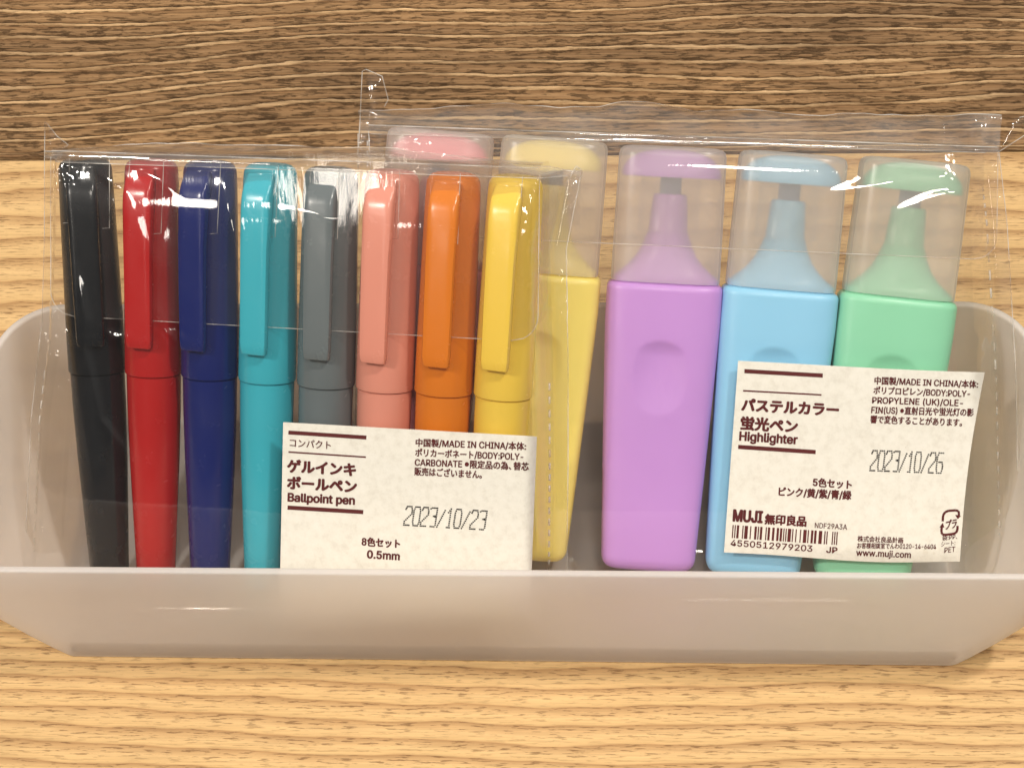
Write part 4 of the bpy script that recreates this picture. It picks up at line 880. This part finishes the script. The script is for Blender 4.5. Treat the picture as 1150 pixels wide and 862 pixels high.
# -- pouch of ballpoint pens
pp = thing('clear_pouch', 'smaller clear plastic pouch in front, holding eight capped pens in a row', 'pouch', FP.mat(), 'clear pouches in the tray')
pb = Pouch(FP, [(50, 178), (50, 260), (47, 360), (35, 470), (29, 600), (27, 690)], [(652, 198), (636, 280), (638, 400), (638, 520), (637, 620), (637, 690)],
           14.6, 6.0, 4.0, 5.0, (1.5, 3.4, 1.0),
           [([(106, 190), (124, 204), (142, 214)], 0.7, 0.5), ([(146, 214), (152, 250), (166, 282), (178, 300)], 1.1, 0.24), ([(152, 190), (174, 200), (198, 216)], 0.7, 0.3), ([(181, 250), (182, 302)], 1.0, 0.22),
            ([(178, 345), (183, 368), (190, 392)], 0.8, 0.2), ([(118, 372), (128, 380), (146, 378)], 0.6, 0.35), ([(96, 395), (104, 430), (112, 470), (150, 520)], 0.6, 0.45), ([(84, 300), (96, 360), (92, 420)], 0.7, 0.4), ([(250, 200), (262, 260), (258, 330)], 0.8, 0.35), ([(480, 205), (540, 214), (590, 208)], 1.0, 0.45), ([(330, 234), (370, 244), (420, 243)], 1.2, 0.5), ([(590, 220), (600, 250), (592, 285)], 0.7, 0.35), ([(612, 330), (625, 370), (632, 385)], 0.9, 0.5)], 11.0,
           [(52, 358, 3.6, 1.6), (46, 395, 3.4, 1.4), (60, 188, 3.2, 1.2), (190, 372, 2.6, 0.7), (622, 350, 5, 1.4), (628, 215, 5, 1.4), (412, 172, 6, 0.8), (60, 600, 4, 0.7), (70, 440, 3.0, 0.8)])
_q = [FP.at(x, y, 14.6) for x, y in ((316, 474), (603, 690))]
pb.quiet = (_q[0][0], _q[1][0], _q[1][1], _q[0][1])
pb.build(pp, [('L', 2.0, 0.50, 0.96, 15), ('R', -3.6, 0.45, 0.95, 20)],
         [[(50, 182, 0), (48, 137, -1), (54, 140, 0), (66, 152, 1), (77, 163, 0), (62, 174, 1)], [(640, 200, 0), (648, 186, 1), (654, 192, 0), (650, 204, -1)]])
la = Label(FP, pb)
la.sheet((318, 474), (603, 490), (595, 690), (314, 676), pp)
U = (0.03, -1)
la.bar(324, 485.3, 411.5, 491.0, 4.4); la.bar(324, 507.2, 411, 513.0, 1.7); la.bar(323, 569.5, 408, 574.6, 4.6)
la.text('コンパクト', 325.5, 500.6, 371.5, 503.6, 10.4, 0.006, up=U)
la.text('ゲルインキ', 323, 528.5, 399, 533.2, 15.6, 0.032, up=U)
la.text('ボールペン', 323, 547.3, 400, 552.0, 15.6, 0.032, up=U)
la.text('Ballpoint pen', 323.5, 562.3, 398, 566.0, 12.4, 0.028, up=U)
for body, x0, y0, x1, y1 in (('中国製/MADE IN CHINA/本体:', 467, 500.2, 590.5, 504.6), ('ポリカーボネート/BODY:POLY-', 466.5, 511.4, 587.5, 516.2), ('CARBONATE ●限定品の為、替芯', 466, 522.2, 593.5, 527.2), ('販売はございません。', 465.5, 532.5, 541, 536.2)):
    la.text(body, x0, y0, x1, y1, 9.7, 0.016, up=U)
la.dots('2023/10/23', 453.5, 589.0, 546, 594.5, 21.0, 0.09)
la.text('8色セット', 406.5, 611.5, 449, 614.2, 10.6, 0.024, up=U)
la.text('0.5mm', 412.5, 626.0, 448.5, 628.4, 11.7, 0.024, up=U)
la.finish()
